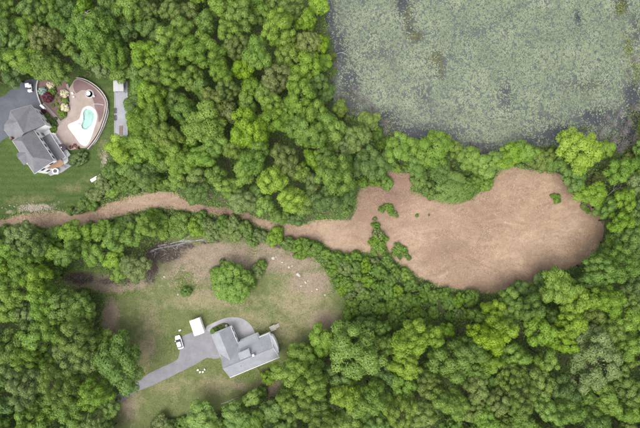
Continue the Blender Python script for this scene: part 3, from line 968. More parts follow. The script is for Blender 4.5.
# ------------------------------------------------------------------ pond cover: lily pads, algae
def open_water(u):
    """0 = closed cover of pads, 1 = open water; u in photograph pixels"""
    s = np.zeros(len(u))
    for (px, py, rx, ry, k) in [(404, 4, 7, 13, .9), (409, 22, 5, 14, .75), (416, 36, 6, 6, .6), (436, 60, 9, 7, .65), (441, 70, 4, 9, .8), (506, 96, 7, 14, .6), (578, 18, 3.5, 9, .8), (508, 14, 6, 6, .45), (424, 96, 7, 10, .45), (585, 85, 30, 8, .35), (545, 120, 18, 8, .4),
                               (328, 20, 7, 40, .75), (338, 52, 9, 22, .8), (350, 84, 9, 20, .75), (345, 105, 16, 9, 1.0), (385, 124, 14, 12, .9), (415, 134, 22, 8, .85), (452, 136, 14, 8, .5), (482, 148, 16, 6, .75),
                               (565, 134, 30, 8, .95), (600, 118, 22, 10, .8), (632, 98, 8, 16, .95), (640, 130, 24, 20, 1.0), (622, 4, 5, 7, .9), (636, 30, 6, 20, .5), (620, 150, 30, 10, 1.0), (530, 140, 14, 6, .6), (378, 52, 20, 14, .3), (475, 30, 20, 10, .25)]:
        s = np.maximum(s, k * np.exp(-(((u[:, 0] - px) / rx) ** 2 + ((u[:, 1] - py) / ry) ** 2) * .7))
    return s
water = zone('pond_water', rough_outline(PA(POND), 1.5, .3, 9), M['water'], z=-.12, cell=1.8, vattr={'open': lambda V2: open_water(np.column_stack([V2[:, 0] / S + 320, 214 - V2[:, 1] / S]))})
n = 190000
u = np.column_stack([rng.uniform(312, 700, n), rng.uniform(-50, 158, n)])
sdp = sdist(u, POND)
nz = fbm(u[:, 0] * .42, u[:, 1] * .42, 4); nb = fbm(u[:, 0] * .055, u[:, 1] * .055, 3)
cov = .98 - open_water(u) * 1.05 - np.clip(.47 - nz, 0, 1) * 5.2 - np.clip(.45 - nb, 0, 1) * 1.2
u = u[(sdp > 1.5) & (rng.random(n) < cov)]
n = len(u)
w = PA(u)
r = rng.uniform(.08, .19, n) * np.where(rng.random(n) < .10, 1.5, 1)
a0 = rng.random(n) * 6.28
tl = rng.normal(size=(n, 2)) * .14
z0 = -.105 + rng.random(n) * .06
V = np.empty((n, 5, 3))
for j in range(5):
    a = a0 + (.2 + j * (2 * PI - .4) / 4.4)
    rr = r * (.86 + .28 * rng.random(n))
    V[:, j, 0] = w[:, 0] + np.cos(a) * rr; V[:, j, 1] = w[:, 1] + np.sin(a) * rr
    V[:, j, 2] = z0 + np.abs(np.cos(a) * tl[:, 0] + np.sin(a) * tl[:, 1]) * rr
lv = np.clip(.5 + .2 * rng.normal(size=n) + (fbm(w[:, 0] * .25, w[:, 1] * .25, 3) - .5) * .8, 0, 1)
pads = link('lily_pads', np_mesh('lily_pads', V.reshape(-1, 3), np.arange(n * 5).reshape(n, 5), M['pad'], fattr={'lv': lv}))
tag(pads, 'pale green lily pads covering most of the dark pond', 'lily pads', kind='stuff')
def scatter_low(name, blob, n, size, mat, zlo, zhi, label, cat, up=.5):
    uu = []
    for (px, py, rx, ry, k) in blob:
        m = int(n * k)
        uu.append(np.column_stack([px + rng.normal(size=m) * rx * .55, py + rng.normal(size=m) * ry * .55]))
    uu = np.vstack(uu); ww = PA(uu)
    pos = np.column_stack([ww, rng.uniform(zlo, zhi, len(ww))])
    V, F = leaf_cloud(rng, pos, rng.normal(size=(len(ww), 3)) * up + np.array([0, 0, 1]), size)
    o = link(name, np_mesh(name, V, F, mat, fattr={'lv': np.clip(.5 + .25 * rng.normal(size=len(ww)), 0, 1)}))
    return tag(o, label, cat, kind='stuff')
scatter_low('pond_algae', [(408, 18, 5, 16, 1), (416, 36, 7, 5, 1), (434, 58, 9, 8, 1.4), (441, 68, 3, 8, .4), (350, 100, 10, 10, .5), (387, 126, 8, 8, .6), (588, 86, 18, 6, .5), (545, 60, 30, 20, .5), (628, 45, 4, 16, .7), (622, 6, 6, 8, .7)],
            420, .40, M['algae'], -.11, -.06, 'olive brown algae floating in the open spots of the pond', 'algae', .15)
# rushes and sedge along the wet right shore
scatter_low('shore_sedge', [(628, 48, 5, 10, .8), (636, 70, 6, 16, 1.2), (620, 10, 5, 8, .8), (612, 140, 14, 6, 1.2), (634, 118, 8, 14, 1.4), (585, 128, 8, 3, .5), (392, 134, 8, 5, .7), (350, 112, 10, 4, .6), (470, 152, 14, 4, .8), (545, 148, 20, 3, .8), (600, 160, 16, 6, 1.0), (630, 158, 14, 8, 1.2)],
            230, .36, M['leafB'], -.08, .40, 'olive sedge growing in clumps along the wet pond shore', 'sedge', .8)

# ------------------------------------------------------------------ litter and grass on the open ground
def slivers(n_try, outline_px, lo, hi, wlo, whi, zf, dens=None):
    lo_, hi_ = np.min(outline_px, 0), np.max(outline_px, 0)
    u = np.column_stack([rng.uniform(max(lo_[0], -30), min(hi_[0], 670), n_try), rng.uniform(max(lo_[1], -20), min(hi_[1], 448), n_try)])
    k = inside(u, outline_px)
    if dens is not None: k &= rng.random(n_try) < dens(u)
    u = u[k]; w = PA(u); n = len(u)
    L = rng.uniform(lo, hi, n) / 2; W = rng.uniform(wlo, whi, n) / 2
    flow = fbm(w[:, 0] * .05, w[:, 1] * .05, 2) * 9
    a = np.where(rng.random(n) < .55, flow + rng.normal(size=n) * .45, rng.random(n) * 6.28)
    c, s = np.cos(a), np.sin(a)
    z = zf(w); dz = rng.uniform(.01, .05, n)
    V = np.empty((n, 4, 3))
    for j, (x, y, h) in enumerate(((-1, -1, 0), (1, -1, 1), (1, 1, 1), (-1, 1, 0))):
        V[:, j, 0] = w[:, 0] + c * L * x - s * W * y
        V[:, j, 1] = w[:, 1] + s * L * x + c * W * y
        V[:, j, 2] = z + h * dz + .01
    return V.reshape(-1, 3), np.arange(n * 4).reshape(n, 4), w
def field_z(w):
    return .03 + np.clip(pdist(w, field_o) / 3.0, 0, 1) * .32 * np.clip(fbm(w[:, 0] * .45, w[:, 1] * .45, 4) * 1.6 - .2, 0, 1.2)
V, F, w = slivers(90000, FIELD, .25, .75, .05, .12, field_z)
lv = np.clip(.50 + .2 * rng.normal(size=len(w)) + (fbm(w[:, 0] * .09, w[:, 1] * .09, 3) - .5) * .7 - F_red(w) * .38, 0, 1)
straw = link('straw_litter', np_mesh('straw_litter', V, F, M['straw'], fattr={'lv': lv}))
tag(straw, 'pale dry straw and chopped stems strewn over the brown field', 'straw', kind='stuff')

def blades(name, n_try, outline_px, mat, keep, hlo, hhi, z, label, cat, toneshift=None):
    lo_, hi_ = np.min(outline_px, 0), np.max(outline_px, 0)
    u = np.column_stack([rng.uniform(max(lo_[0], -30), min(hi_[0], 670), n_try), rng.uniform(max(lo_[1], -20), min(hi_[1], 448), n_try)])
    k = inside(u, outline_px); u = u[k]; w = PA(u)
    k = rng.random(len(w)) < keep(u, w); u = u[k]; w = w[k]; n = len(w)
    a = rng.random(n) * 6.28; h = rng.uniform(hlo, hhi, n); ln = rng.uniform(.4, 1.3, n) * h
    c, s = np.cos(a), np.sin(a); wd = .05 + .05 * rng.random(n)
    V = np.empty((n, 3, 3))
    V[:, 0] = np.column_stack([w[:, 0] - s * wd, w[:, 1] + c * wd, np.full(n, z)])
    V[:, 1] = np.column_stack([w[:, 0] + s * wd, w[:, 1] - c * wd, np.full(n, z)])
    V[:, 2] = np.column_stack([w[:, 0] + c * ln, w[:, 1] + s * ln, z + h])
    lv = np.clip(.42 + .2 * rng.normal(size=n) + (toneshift(w) if toneshift else 0), 0, 1)
    o = link(name, np_mesh(name, V.reshape(-1, 3), np.arange(n * 3).reshape(n, 3), mat, fattr={'lv': lv}))
    return tag(o, label, cat, kind='stuff')
HARD2 = [DRV2, WALK2, [(207, 334), (231, 325), (258, 332), (272, 332), (282, 358), (229, 380), (219, 360)], [(188, 321), (199, 317), (204, 332), (195, 337)]]
HARD1 = [DRV1, [(36, 78), (62, 78), (78, 76), (96, 84), (108, 98), (106, 118), (98, 136), (88, 150), (66, 168), (36, 178), (10, 150), (0, 128), (28, 100)], [(113, 80), (130, 80), (130, 143), (113, 143)]]
def clear_of(u, polys):
    k = np.ones(len(u), bool)
    for p in polys: k &= ~inside(u, p)
    return k
blades('yard_grass', 90000, YARD2, M['grassblade'], lambda u, w: clear_of(u, HARD2) * np.clip(1.0 - Y2_dirt(w) * 1.15 - Y2_mud(w), .04, 1), .08, .28, .015,
       'patchy green and straw coloured grass of the lower yard', 'grass', lambda w: Y2_dry(w) * .58 - .06 + (fbm(w[:, 0] * .3, w[:, 1] * .3, 3) - .5) * .7)
blades('lawn_grass', 60000, LAWN1, M['lawnblade'], lambda u, w: clear_of(u, HARD1) * np.clip(1.0 - L1_dirt(w), .05, 1), .05, .14, .013,
       'short green mown grass around the upper house', 'grass', lambda w: (fbm(w[:, 0] * .25, w[:, 1] * .25, 3) - .5) * .5)
# weeds creeping over the edges of field, path and yard
edge_u = []
for poly, k in ((FIELD, 5200), (YARD2, 3600)):
    q = rough_outline(np.array(poly, float), 1.0, 0, 0)
    idx = rng.integers(0, len(q), k)
    edge_u.append(q[idx] + rng.normal(size=(k, 2)) * 2.0)
edge_u = np.vstack(edge_u)
edge_u = edge_u[fbm(edge_u[:, 0] * .15, edge_u[:, 1] * .15, 3) > .42]
ew = PA(edge_u)
V, F = leaf_cloud(rng, np.column_stack([ew, rng.uniform(.05, .45, len(ew))]), rng.normal(size=(len(ew), 3)) * .6 + np.array([0, 0, 1]), .36)
wd = link('edge_weeds', np_mesh('edge_weeds', V, F, M['leafL'], fattr={'lv': np.clip(.45 + .25 * rng.normal(size=len(ew)), 0, 1)}))
tag(wd, 'green weeds creeping over the edges of the clearings', 'weeds', kind='stuff')
# young light green growth in the yard
scatter_low('yard_weeds', [(110, 296, 12, 5, 1.2), (130, 292, 10, 4, .7), (183, 277, 12, 9, 2.6), (188, 287, 10, 6, 1.0), (215, 270, 5, 4, .5), (255, 250, 8, 14, .8), (186, 288, 12, 8, .6), (240, 302, 14, 4, .4), (300, 300, 8, 10, .3), (140, 318, 14, 18, .5), (170, 340, 6, 10, .4), (250, 375, 12, 5, .6), (270, 366, 10, 3, .6), (262, 400, 14, 5, .8), (225, 412, 16, 5, .8)],
            260, .30, M['leafL'], .03, .32, 'fresh green weeds growing in loose patches in the yard', 'weeds', .7)

# ------------------------------------------------------------------ building helpers
def hip_roof(name, quad, p1, p2, zr, ze, mat, parent, th=.22):
    """quad: 4 eave corners (2D) a,b,c,d; ridge p1 (near edge d-a) to p2 (near edge b-c)"""
    m = MB()
    vs = [(q[0], q[1], ze) for q in quad] + [(p1[0], p1[1], zr), (p2[0], p2[1], zr)] + [(q[0], q[1], ze - th) for q in quad]
    fs = [(0, 1, 5, 4), (1, 2, 5), (2, 3, 4, 5), (3, 0, 4), (6, 7, 1, 0), (7, 8, 2, 1), (8, 9, 3, 2), (9, 6, 0, 3), (9, 8, 7, 6)]
    return m.add(vs, fs).build(name, mat, parent)
def edge_trim(name, poly, z0, z1, w, mat, parent, closed=True):
    """boards running along an outline"""
    m = MB(); n = len(poly)
    for i in range(n if closed else n - 1):
        a = Vector(poly[i][:2]); b = Vector(poly[(i + 1) % n][:2])
        d = b - a
        m.box(((a.x + b.x) / 2, (a.y + b.y) / 2, (z0 + z1) / 2), (d.length + (w if closed else 0), w, z1 - z0), math.atan2(d.y, d.x))
    return m.build(name, mat, parent)
def window(parent, a, b, t, zc, wd, ht, out, door=False):
    """a window on the wall a-b (2D), t along it, facing 'out'"""
    a = Vector(a); b = Vector(b); o = Vector(out).normalized()
    c = a.lerp(b, t); ang = math.atan2((b - a).y, (b - a).x)
    p = c + o * .03
    pane = MB().box((p.x, p.y, zc), (wd, .05, ht), ang).build('door' if door else 'window', M['brownwood'] if door else M['glass'], parent)
    f = MB()
    e = (b - a).normalized(); q = c + o * .045
    for s in (-1, 1):
        f.box((q.x + e.x * s * (wd / 2 + .04), q.y + e.y * s * (wd / 2 + .04), zc), (.09, .09, ht + .18), ang)
        f.box((q.x, q.y, zc + s * (ht / 2 + .045)), (wd - .01, .088, .09), ang)
    f.box((q.x, q.y, zc), (.05, .07, ht), ang)
    f.build('frame', M['fascia'], pane)
    return pane
def v2(p): return Vector((p[0], p[1]))

# ------------------------------------------------------------------ upper house
def upper_house():
    ZE = 6.0
    A = v2(P(32, 127.4, ZE))
    u = Vector((22, -33)).normalized(); v = Vector((u.y, -u.x))            # u runs towards the lower right, v to the left
    if v.x > 0: v = -v
    Lm, Wm = 12.2, 7.3
    root = empty('house', (A.x, A.y, 0))
    off = Vector((A.x, A.y))
    def q(s, t): return (u * s + v * t)
    tag(root, 'white two storey house with dark grey hipped roof beside the swimming pool', 'house')
    i = .38
    foot = [q(i, i), q(Lm - i, i), q(Lm - i, Wm - i), q(i, Wm - i)]
    wl = MB().prism([(p.x, p.y) for p in foot], -.05, ZE - .2).build('wall', M['siding'], root)
    hip_roof('roof', [q(0, 0), q(Lm, 0), q(Lm, Wm), q(0, Wm)], q(3.1, Wm / 2), q(Lm - 3.3, Wm / 2), ZE + 2.7, ZE, M['roof1'], root)
    edge_trim('gutter', [q(-.03, -.03), q(Lm + .03, -.03), q(Lm + .03, Wm + .03), q(-.03, Wm + .03)], ZE - .24, ZE - .05, .10, M['fascia'], root)
    # vent and chimney on the roof
    rf = [o for o in root.children if o.name.startswith('roof')][0]
    c = v2(P(27, 149, 7.6)) - off
    MB().lathe([(.22, 0), (.22, .55), (.30, .56), (.30, .68), (.1, .75)], (c.x, c.y, 7.0), 12).build('vent_pipe', M['greymetal'], rf)
    # bay on the left side
    b0, b1 = q(4.0, Wm - .3), q(8.2, Wm - .3)
    e0, e1 = q(4.0, Wm + 1.3), q(8.2, Wm + 1.3)
    m = MB(); mid0 = q(6.1, Wm + 1.3); mid1 = q(6.1, Wm - 2.6)
    zb = ZE - .15
    m.add([(e0.x, e0.y, zb), (e1.x, e1.y, zb), (b1.x, b1.y, zb), (b0.x, b0.y, zb), (mid0.x + v.x * -.6, mid0.y + v.y * -.6, zb + 1.7), (mid1.x, mid1.y, zb + 1.75),
           (e0.x, e0.y, zb - .2), (e1.x, e1.y, zb - .2)], [(0, 1, 4), (1, 2, 5, 4), (3, 0, 4, 5), (6, 7, 1, 0), (3, 2, 1, 7, 6, 0)])
    m.build('bay_roof', M['roof1'], root)
    bb = [q(4.3, Wm - .5), q(7.9, Wm - .5), q(7.9, Wm + .95), q(4.3, Wm + .95)]
    MB().prism([(p.x, p.y) for p in bb], -.04, zb - .21).build('bay_wall', M['siding'], root)
    # garage wing with the pyramid roof
    ZG = 5.2
    gp = [v2(P(*p, ZG)) - off for p in ((31, 104.8), (45.5, 124.5), (33, 131), (18, 141), (10.5, 138), (4.2, 130), (4.2, 125), (8.6, 119), (10.2, 110.8))]
    ap = v2(P(17.3, 121.5, ZG + 3.0)) - off; r2 = v2(P(24, 133.5, ZG + 2.6)) - off
    m = MB(); n = len(gp)
    vs = [(p.x, p.y, ZG) for p in gp] + [(p.x, p.y, ZG - .22) for p in gp] + [(ap.x, ap.y, ZG + 3.0), (r2.x, r2.y, ZG + 2.7)]
    fs = [(0, 1, 2 * n + 1, 2 * n), (1, 2, 2 * n + 1), (2, 3, 2 * n + 1), (3, 4, 2 * n + 1), (4, 5, 2 * n, 2 * n + 1)] + [(i_, (i_ + 1) % n, 2 * n) for i_ in range(5, n)]
    fs += [(n + i_, n + (i_ + 1) % n, (i_ + 1) % n, i_) for i_ in range(n)] + [tuple(range(n, 2 * n))[::-1]]
    m.add(vs, fs).build('wing_roof', M['roof1'], root)
    cg = sum(gp, Vector((0, 0))) / n
    gw = [p + (cg - p).normalized() * .5 for p in gp]
    MB().prism([(p.x, p.y) for p in gw], -.045, ZG - .21).build('wing_wall', M['siding'], root)
    edge_trim('gutter', gp, ZG - .26, ZG - .06, .10, M['fascia'], root)
    c = v2(P(12.3, 138.5, 5.6)) - off
    MB().box((c.x, c.y, 3.2), (.7, .7, 6.6), .6).build('chimney', M['maroon'], root)
    # windows on the two sides that face the camera
    for t in (.12, .30, .50, .70, .88):
        window(root, foot[0], foot[1], t, 4.55, .95, 1.35, -v)
    for t in (.08, .27, .46, .64, .82):
        window(root, foot[0], foot[1], t, 1.5, 1.0, 1.5, -v, door=(t == .46))
    for t in (.25, .72):
        window(root, foot[1], foot[2], t, 4.4, 1.1, 1.3, u)
    window(root, foot[1], foot[2], .75, 1.5, 1.1, 1.4, u)
    for t in (.25, .7):
        window(root, gw[0], gw[1], t, 3.9, .9, 1.1, (gw[1] - gw[0]).yx * Vector((-1, 1)) * -1 if False else Vector((.8, .55)))
        window(root, gw[0], gw[1], t, 1.5, 1.0, 1.3, Vector((.8, .55)))
    for t in (.3, .7):
        window(root, foot[2], foot[3], t if t < .5 else .85, 4.3, 1.0, 1.3, v)
    # porch along the right side: floor, roof, posts, steps
    s0, s1, d = 3.0, 11.9, 2.25
    pr = [q(s0, .36), q(s1, .36), q(s1, -d), q(s0, -d)]
    m = MB()
    zz = (3.35, 3.35, 2.95, 2.95)
    m.add([(p.x, p.y, z) for p, z in zip(pr, zz)] + [(p.x, p.y, z - .16) for p, z in zip(pr, zz)],
          [(0, 1, 2, 3), (7, 6, 5, 4), (0, 4, 5, 1), (1, 5, 6, 2), (2, 6, 7, 3), (3, 7, 4, 0)])
    pf = m.build('porch_roof', M['roof1'], root)
    edge_trim('porch_trim', [q(s0 - .02, .3), q(s0 - .02, -d - .05), q(s1 + .02, -d - .05), q(s1 + .02, .3)], 2.7, 2.9, .12, M['fascia'], root, False)
    fl = [q(.4, .37), q(Lm + .3, .37), q(Lm + .3, -d - .6), q(.4, -d - .6)]
    MB().prism([(p.x, p.y) for p in fl], .02, .36).build('porch_floor', M['white'], root)
    for k in range(6):
        p = q(s0 + .15 + k * (s1 - s0 - .3) / 5, -d + .12)
        MB().box((p.x, p.y, 1.57), (.2, .2, 2.38), math.atan2(u.y, u.x)).build('post', M['white'], root)
    m = MB()
    for k in range(17):
        p = q(s0 + .15 + k * (s1 - s0 - .3) / 16, -d - .35)
        m.box((p.x, p.y, .80), (.06, .06, .85), math.atan2(u.y, u.x))
    p0 = q(s0, -d - .35); p1 = q(s1, -d - .35); pm = (p0 + p1) / 2
    m.box((pm.x, pm.y, 1.26), (s1 - s0, .12, .07), math.atan2(u.y, u.x)).build('railing', M['white'], root)
    # brown wooden balcony and round hot tub housing at the lower end
    bd = [q(Lm - .36, -.9), q(Lm - .36, 4.3), q(Lm + .4, 3.6), q(Lm + 1.7, .4), q(Lm + 1.5, -1.0)]
    MB().prism([(p.x, p.y) for p in bd], 3.4, 3.62).build('balcony', M['brownwood'], root)
    for s_, t_ in ((Lm + 1.45, -.7), (Lm + 1.3, .9), (Lm + .35, 3.3)):
        p = q(s_, t_); MB().box((p.x, p.y, 1.69), (.16, .16, 3.4)).build('balcony_post', M['white'], root)
    tc = v2(P(55, 171, 1.0)) - off
    MB().lathe([(1.0, 0), (1.0, .9), (.92, .98), (.72, 1.0), (.70, .8), (.3, .78), (.02, .78)], (tc.x, tc.y, 0), 20).build('round_tub', M['white'], root)
    MB().lathe([(.60, 0), (.60, .05), (.1, .06)], (tc.x, tc.y, .86), 20).build('tub_cover', M['darkmetal'], root)
    st = [q(Lm - .3, 6.6), q(Lm + .9, 6.2), q(Lm + 1.3, 4.6), q(Lm + 2.0, 2.6), q(Lm + 1.9, -2.4), q(Lm + .35, -2.8), q(Lm - .3, 0)]
    MB().prism([(p.x, p.y) for p in st], .03, .22).build('terrace', M['conc'], root)
    return root
upper_house()

# ------------------------------------------------------------------ pool terrace of the upper house
ZT = .50
def slab_with_hole(name, outer, hole, z0, z1, mat, parent=None):
    bm = bmesh.new()
    def loop(pts, z):
        vs = [bm.verts.new((p[0], p[1], z)) for p in pts]
        return vs, [bm.edges.new((vs[i], vs[(i + 1) % len(vs)])) for i in range(len(vs))]
    ot, oe = loop(outer, z1); ht, he = loop(hole, z1) if hole is not None else ([], [])
    bmesh.ops.triangle_fill(bm, use_beauty=True, use_dissolve=False, edges=oe + he)
    for ring in (ot, ht):
        lo = [bm.verts.new((v.co.x, v.co.y, z0)) for v in ring]
        for i in range(len(ring)):
            j = (i + 1) % len(ring)
            bm.faces.new((ring[i], ring[j], lo[j], lo[i]))
    bmesh.ops.recalc_face_normals(bm, faces=bm.faces)
    me = bpy.data.meshes.new(name); bm.to_mesh(me); bm.free(); me.materials.append(mat)
    return link(name, me, parent)
def smooth_px(pts, z, step=.35):
    return [tuple(p) for p in rough_outline(PA(pts, z), step, 0)]
POOL = [(87.5, 108.5), (91, 110), (94, 113), (94.5, 118), (92.5, 123), (90, 127), (86.5, 129.5), (82.5, 128.5), (81.5, 125), (83, 121), (83.5, 117), (83.3, 112.5), (85, 109.5)]
COPE = [(87.5, 106), (92, 107), (96, 111), (97.3, 117), (95.5, 125), (92.5, 134), (89.5, 142), (86, 146), (82, 145), (78, 141), (73, 134), (68, 127), (69, 124), (75, 121.5), (79.5, 118.5), (81, 113), (83, 108.5)]
pool_o = smooth_px(POOL, ZT); cope_o = smooth_px(COPE, ZT)
pool = empty('swimming_pool', P(88, 120, 0)); po = -pool.location
tag(pool, 'turquoise kidney shaped swimming pool with wide pale deck beside the white house', 'swimming pool')
def sh(pts): return [(p[0] + po.x, p[1] + po.y) for p in pts]
slab_with_hole('coping', sh(cope_o), sh(pool_o), .04, ZT + .04, M['pooldeck'], pool)
rim_o = smooth_px([((x - 88) * 1.13 + 88, (y - 118.5) * 1.10 + 118.5) for x, y in POOL], ZT)
slab_with_hole('rim', sh(rim_o), sh(pool_o), ZT + .038, ZT + .085, M['coping'], pool)
MB().prism(sh(pool_o), .03, .06).build('basin', M['poolfloor'], pool)
MB().prism(sh([((p[0] - pool.location.x) * .995 + pool.location.x, (p[1] - pool.location.y) * .995 + pool.location.y) for p in pool_o]), .07, ZT - .04).build('pool_water', M['poolwater'], pool)
# ladder and slide-like steps
m = MB()
for dx in (-.22, .22):
    b = P(80.5, 124, 0) + po
    m.tube([(b.x + dx, b.y, ZT + .04), (b.x + dx, b.y, ZT + .8), (b.x + dx + .35, b.y - .25, ZT + .85), (b.x + dx + .6, b.y - .4, ZT + .2)], .035, 6)
m.build('handrail', M['greymetal'], pool)

PATIO = [(60, 124), (66, 119), (70, 112), (71.5, 100), (69, 90), (72, 84), (76, 79), (84, 80.5), (93, 85.5), (101, 93), (106, 102), (105, 112), (102, 122), (98.5, 131), (93, 140), (86.5, 147.5), (78, 148), (70, 150), (64.5, 146), (59, 139), (55.5, 132)]
patio = slab_with_hole('pool_terrace', smooth_px(PATIO, ZT), smooth_px([((x - 84) * .985 + 84, (y - 126) * .985 + 126) for x, y in COPE], ZT), -.02, ZT, M['patio'])
patio['kind'] = 'structure'
MAR = [(73, 85), (76.5, 80), (84, 81.5), (92.5, 86.5), (100, 94), (104.5, 102), (103.5, 112), (101.5, 119), (98.6, 122), (98.2, 114), (95, 108), (93.5, 101), (89, 92), (82, 90), (76, 93)]
mar = MB().prism(smooth_px(MAR, ZT), ZT - .02, ZT + .012).build('maroon_paving', M['maroon']); mar['kind'] = 'structure'
strip('paving_band', curve_px([(93.5, 104), (98, 104), (103.5, 105)], ZT), .22, ZT - .01, ZT + .03, M['stonewall'], mar)
pth = strip('garden_path', curve_px([(42.5, 104), (46, 107), (52, 113), (57, 118.5), (60, 123), (61, 127), (58, 131), (54, 134)], .2), 1.05, .02, .24, M['pathpave']); pth['kind'] = 'structure'
pth2 = strip('garden_path', curve_px([(60, 122.5), (65, 119.5), (68.5, 114), (70.3, 106), (70.5, 97), (68.5, 90), (67, 84)], .2), .75, .02, .25, M['pathpave']); pth2['kind'] = 'structure'
bed = zone('mulch_bed', rough_outline(PA([(37, 81), (44, 78), (58, 79), (66, 82), (68.5, 92), (69.5, 102), (68, 112), (63, 119), (59, 119), (52, 111), (45, 104), (39.5, 97)]), .7, .1, 8), M['mulchred'], z=.06, cell=1.2, relief=.12)
bed2 = zone('mulch_bed', rough_outline(PA([(42, 106), (47, 109), (53, 115.5), (58, 122), (59, 127), (55, 132), (50, 133), (45, 126), (42, 116)]), .7, .1, 9), M['mulchred'], z=.065, cell=1.2, relief=.1)

def thing_strip(name, pts, w, z0, z1, mat, label, cat):
    o = strip(name, curve_px(pts, z1), w, z0, z1, mat)
    return tag(o, label, cat)
thing_strip('retaining_wall', [(76, 77.5), (84, 79), (94, 84.5), (102, 92), (107, 101.5), (106.3, 112), (103.3, 122.5), (99.8, 131.5), (94.3, 141), (87.5, 149)], .30, -.02, .95, M['stonewall'], 'low curved pale wall around the outer edge of the pool terrace', 'wall')
thing_strip('garden_wall', [(107.6, 104), (108.2, 112), (105.6, 122), (101.6, 131.5), (96.3, 141), (92.5, 145)], .22, -.02, .45, M['stonewall'], 'lower outer stone kerb wall running beside the pool terrace wall', 'wall')
thing_strip('drive_wall', [(37.8, 79), (36.6, 84), (36.2, 89), (37.4, 95), (39.4, 101), (40.6, 104)], .36, -.02, .75, M['stonewall'], 'curved pale wall between the dark driveway and the garden bed', 'wall')
tag(MB().box((0, 0, .55), (1.5, .5, 1.15), R(-42)).box((0, 0, 1.16), (1.62, .62, .1), R(-42)).build('gate_wall', M['white'], None, P(43.3, 107, .6) * 1.0 - Vector((0, 0, .6))), 'short thick white wall piece by the house garden corner', 'wall')

# garden bushes
def bush(px, py, rpx, mat, label, hs=1.0, name='bush', cat='bush', flat=None):
    cm, tm, Rad, hgt, base = prng.choice(PROTO['bush'])
    r0 = rpx * S
    p = P(px, py, r0 * .5)
    root = empty(name, (p.x, p.y, .10), prng.uniform(0, 6.28))
    c = link('crown', cm, root); c.material_slots[0].link = 'OBJECT'; c.material_slots[0].material = mat
    link('stem', tm, root)
    root.scale = (r0 / Rad * 1.05, r0 / Rad * (flat or 1.05), r0 / Rad * hs)
    tag(root, label, cat, 'bushes of the garden bed')
    return root
M['leafMaroon'] = m_leaf('maroon_leaves', (.030, .006, .010), (.055, .012, .018), (.085, .022, .030), .15)
M['leafCream'] = m_leaf('cream_blossom', (.30, .28, .17), (.42, .40, .26), (.52, .50, .36), .15)
M['leafBlue'] = m_leaf('blue_grey_leaves', (.12, .17, .15), (.19, .25, .22), (.27, .33, .30), .15)
bush(48, 97.2, 5.4, M['leafMaroon'], 'round dark maroon shrub in the mulch bed', .9)
bush(50.5, 85.5, 4.6, M['leafCream'], 'cream blossoming bush at the top of the mulch bed', .9, flat=.75)
bush(64.5, 93.5, 4.3, M['leafCream'], 'cream blossoming bush at the right edge of the mulch bed', .9)
bush(65, 107.5, 4.2, M['leafCream'], 'cream blossoming bush lowest of the three', .9)
bush(52.5, 91, 4.0, M['leafG'], 'green round bush under the top cream bush', .9)
bush(42.5, 91, 4.2, M['leafBlue'], 'blue grey bush beside the curved pale wall', .9)
bush(65.5, 101, 3.4, M['leafL'], 'light green bush between two cream bushes', .9)
bush(62.5, 114.5, 3.9, M['leafL'], 'light green bush in the lower tip of the mulch bed', .9)
for i, (x, y, r_) in enumerate(((53, 105.5, 1.9), (57, 104, 1.7), (60.2, 106.5, 1.8), (58.5, 110.5, 1.9), (57, 95.5, 1.5), (60.5, 99.5, 1.6), (56, 99.8, 1.3))):
    bush(x, y, r_, M['leafL'] if i % 2 else M['leafO'], ['leftmost small bush in the centre of the mulch bed', 'small light bush in the middle of the mulch bed', 'small bush right of the middle of the mulch bed', 'lowest small bush in the mulch bed',
         'uppermost small bush in the mulch bed', 'small bush near the right cream bush', 'small bush below the uppermost one, beside the maroon shrub'][i], .9)
for i, (x, y, r_, k) in enumerate(((43.5, 111.5, 2.6, 'Maroon'), (47, 115.5, 2.6, 'O'), (49.5, 119.5, 2.8, 'G'), (53, 123, 3.4, 'D'), (53.5, 129, 3.9, 'G'), (56, 118.5, 1.8, 'D'))):
    bush(x, y, r_, M['leaf' + k], ['small maroon bush at the house corner', 'olive bush beside the house wall', 'mid-green bush beside the house wall', 'dark green bush inside the bend of the garden path',
         'round green bush lowest in the bed by the house', 'small dark bush touching the garden path'][i], .9)
hb = bush(77, 158, 9.3, M['leafD'], 'big oval dark green hedge bush below the pool terrace', .75, 'hedge_bush', 'hedge', None)
hb.scale = (11.5 * S, 7.2 * S, 2.1); hb.rotation_euler = (0, 0, R(24)); hb.location.z = 0
hb['group'] = 'hedges'

# fire ring with white table
fr_ = empty('fire_ring', P(89.5, 94, ZT)); tag(fr_, 'round paved ring with a bright white round table in it', 'fire pit')
MB().lathe([(1.45, -.02), (1.45, .10), (1.1, .12), (1.1, .03)], (0, 0, 0), 28).build('ring', M['stonewall'], fr_)
MB().lathe([(.95, -.02), (.95, .03)], (0, 0, 0), 28).build('ring_floor', M['pathpave'], fr_)
MB().lathe([(.12, 0), (.12, .62), (.62, .64), (.66, .70), (.62, .74), (.04, .76)], (0, 0, .02), 24).build('table_top', M['white'], fr_)
def chair_proto(mat):
    root = empty('garden_chair')
    MB().box((0, 0, .42), (.52, .50, .06)).build('seat', mat, root, bevel=.015)
    MB().box((0, .25, .72), (.52, .06, .56)).build('backrest', mat, root, bevel=.015)
    for x in (-.22, .22):
        for y in (-.2, .22):
            MB().box((x, y, .2), (.05, .05, .40)).build('leg', mat, root)
        MB().box((x * 1.12, .0, .62), (.06, .48, .04)).build('armrest', mat, root)
    return root
ch0 = chair_proto(M['white'])
used = [False]
def place_chair(px, py, z, rz, label, group, sc=.8):
    o = ch0 if not used[0] else copy_tree(ch0)
    used[0] = True
    o.location = P(px, py, z); o.rotation_euler = (0, 0, rz); o.scale = (sc, sc, sc)
    tag(o, label, 'chair', group)
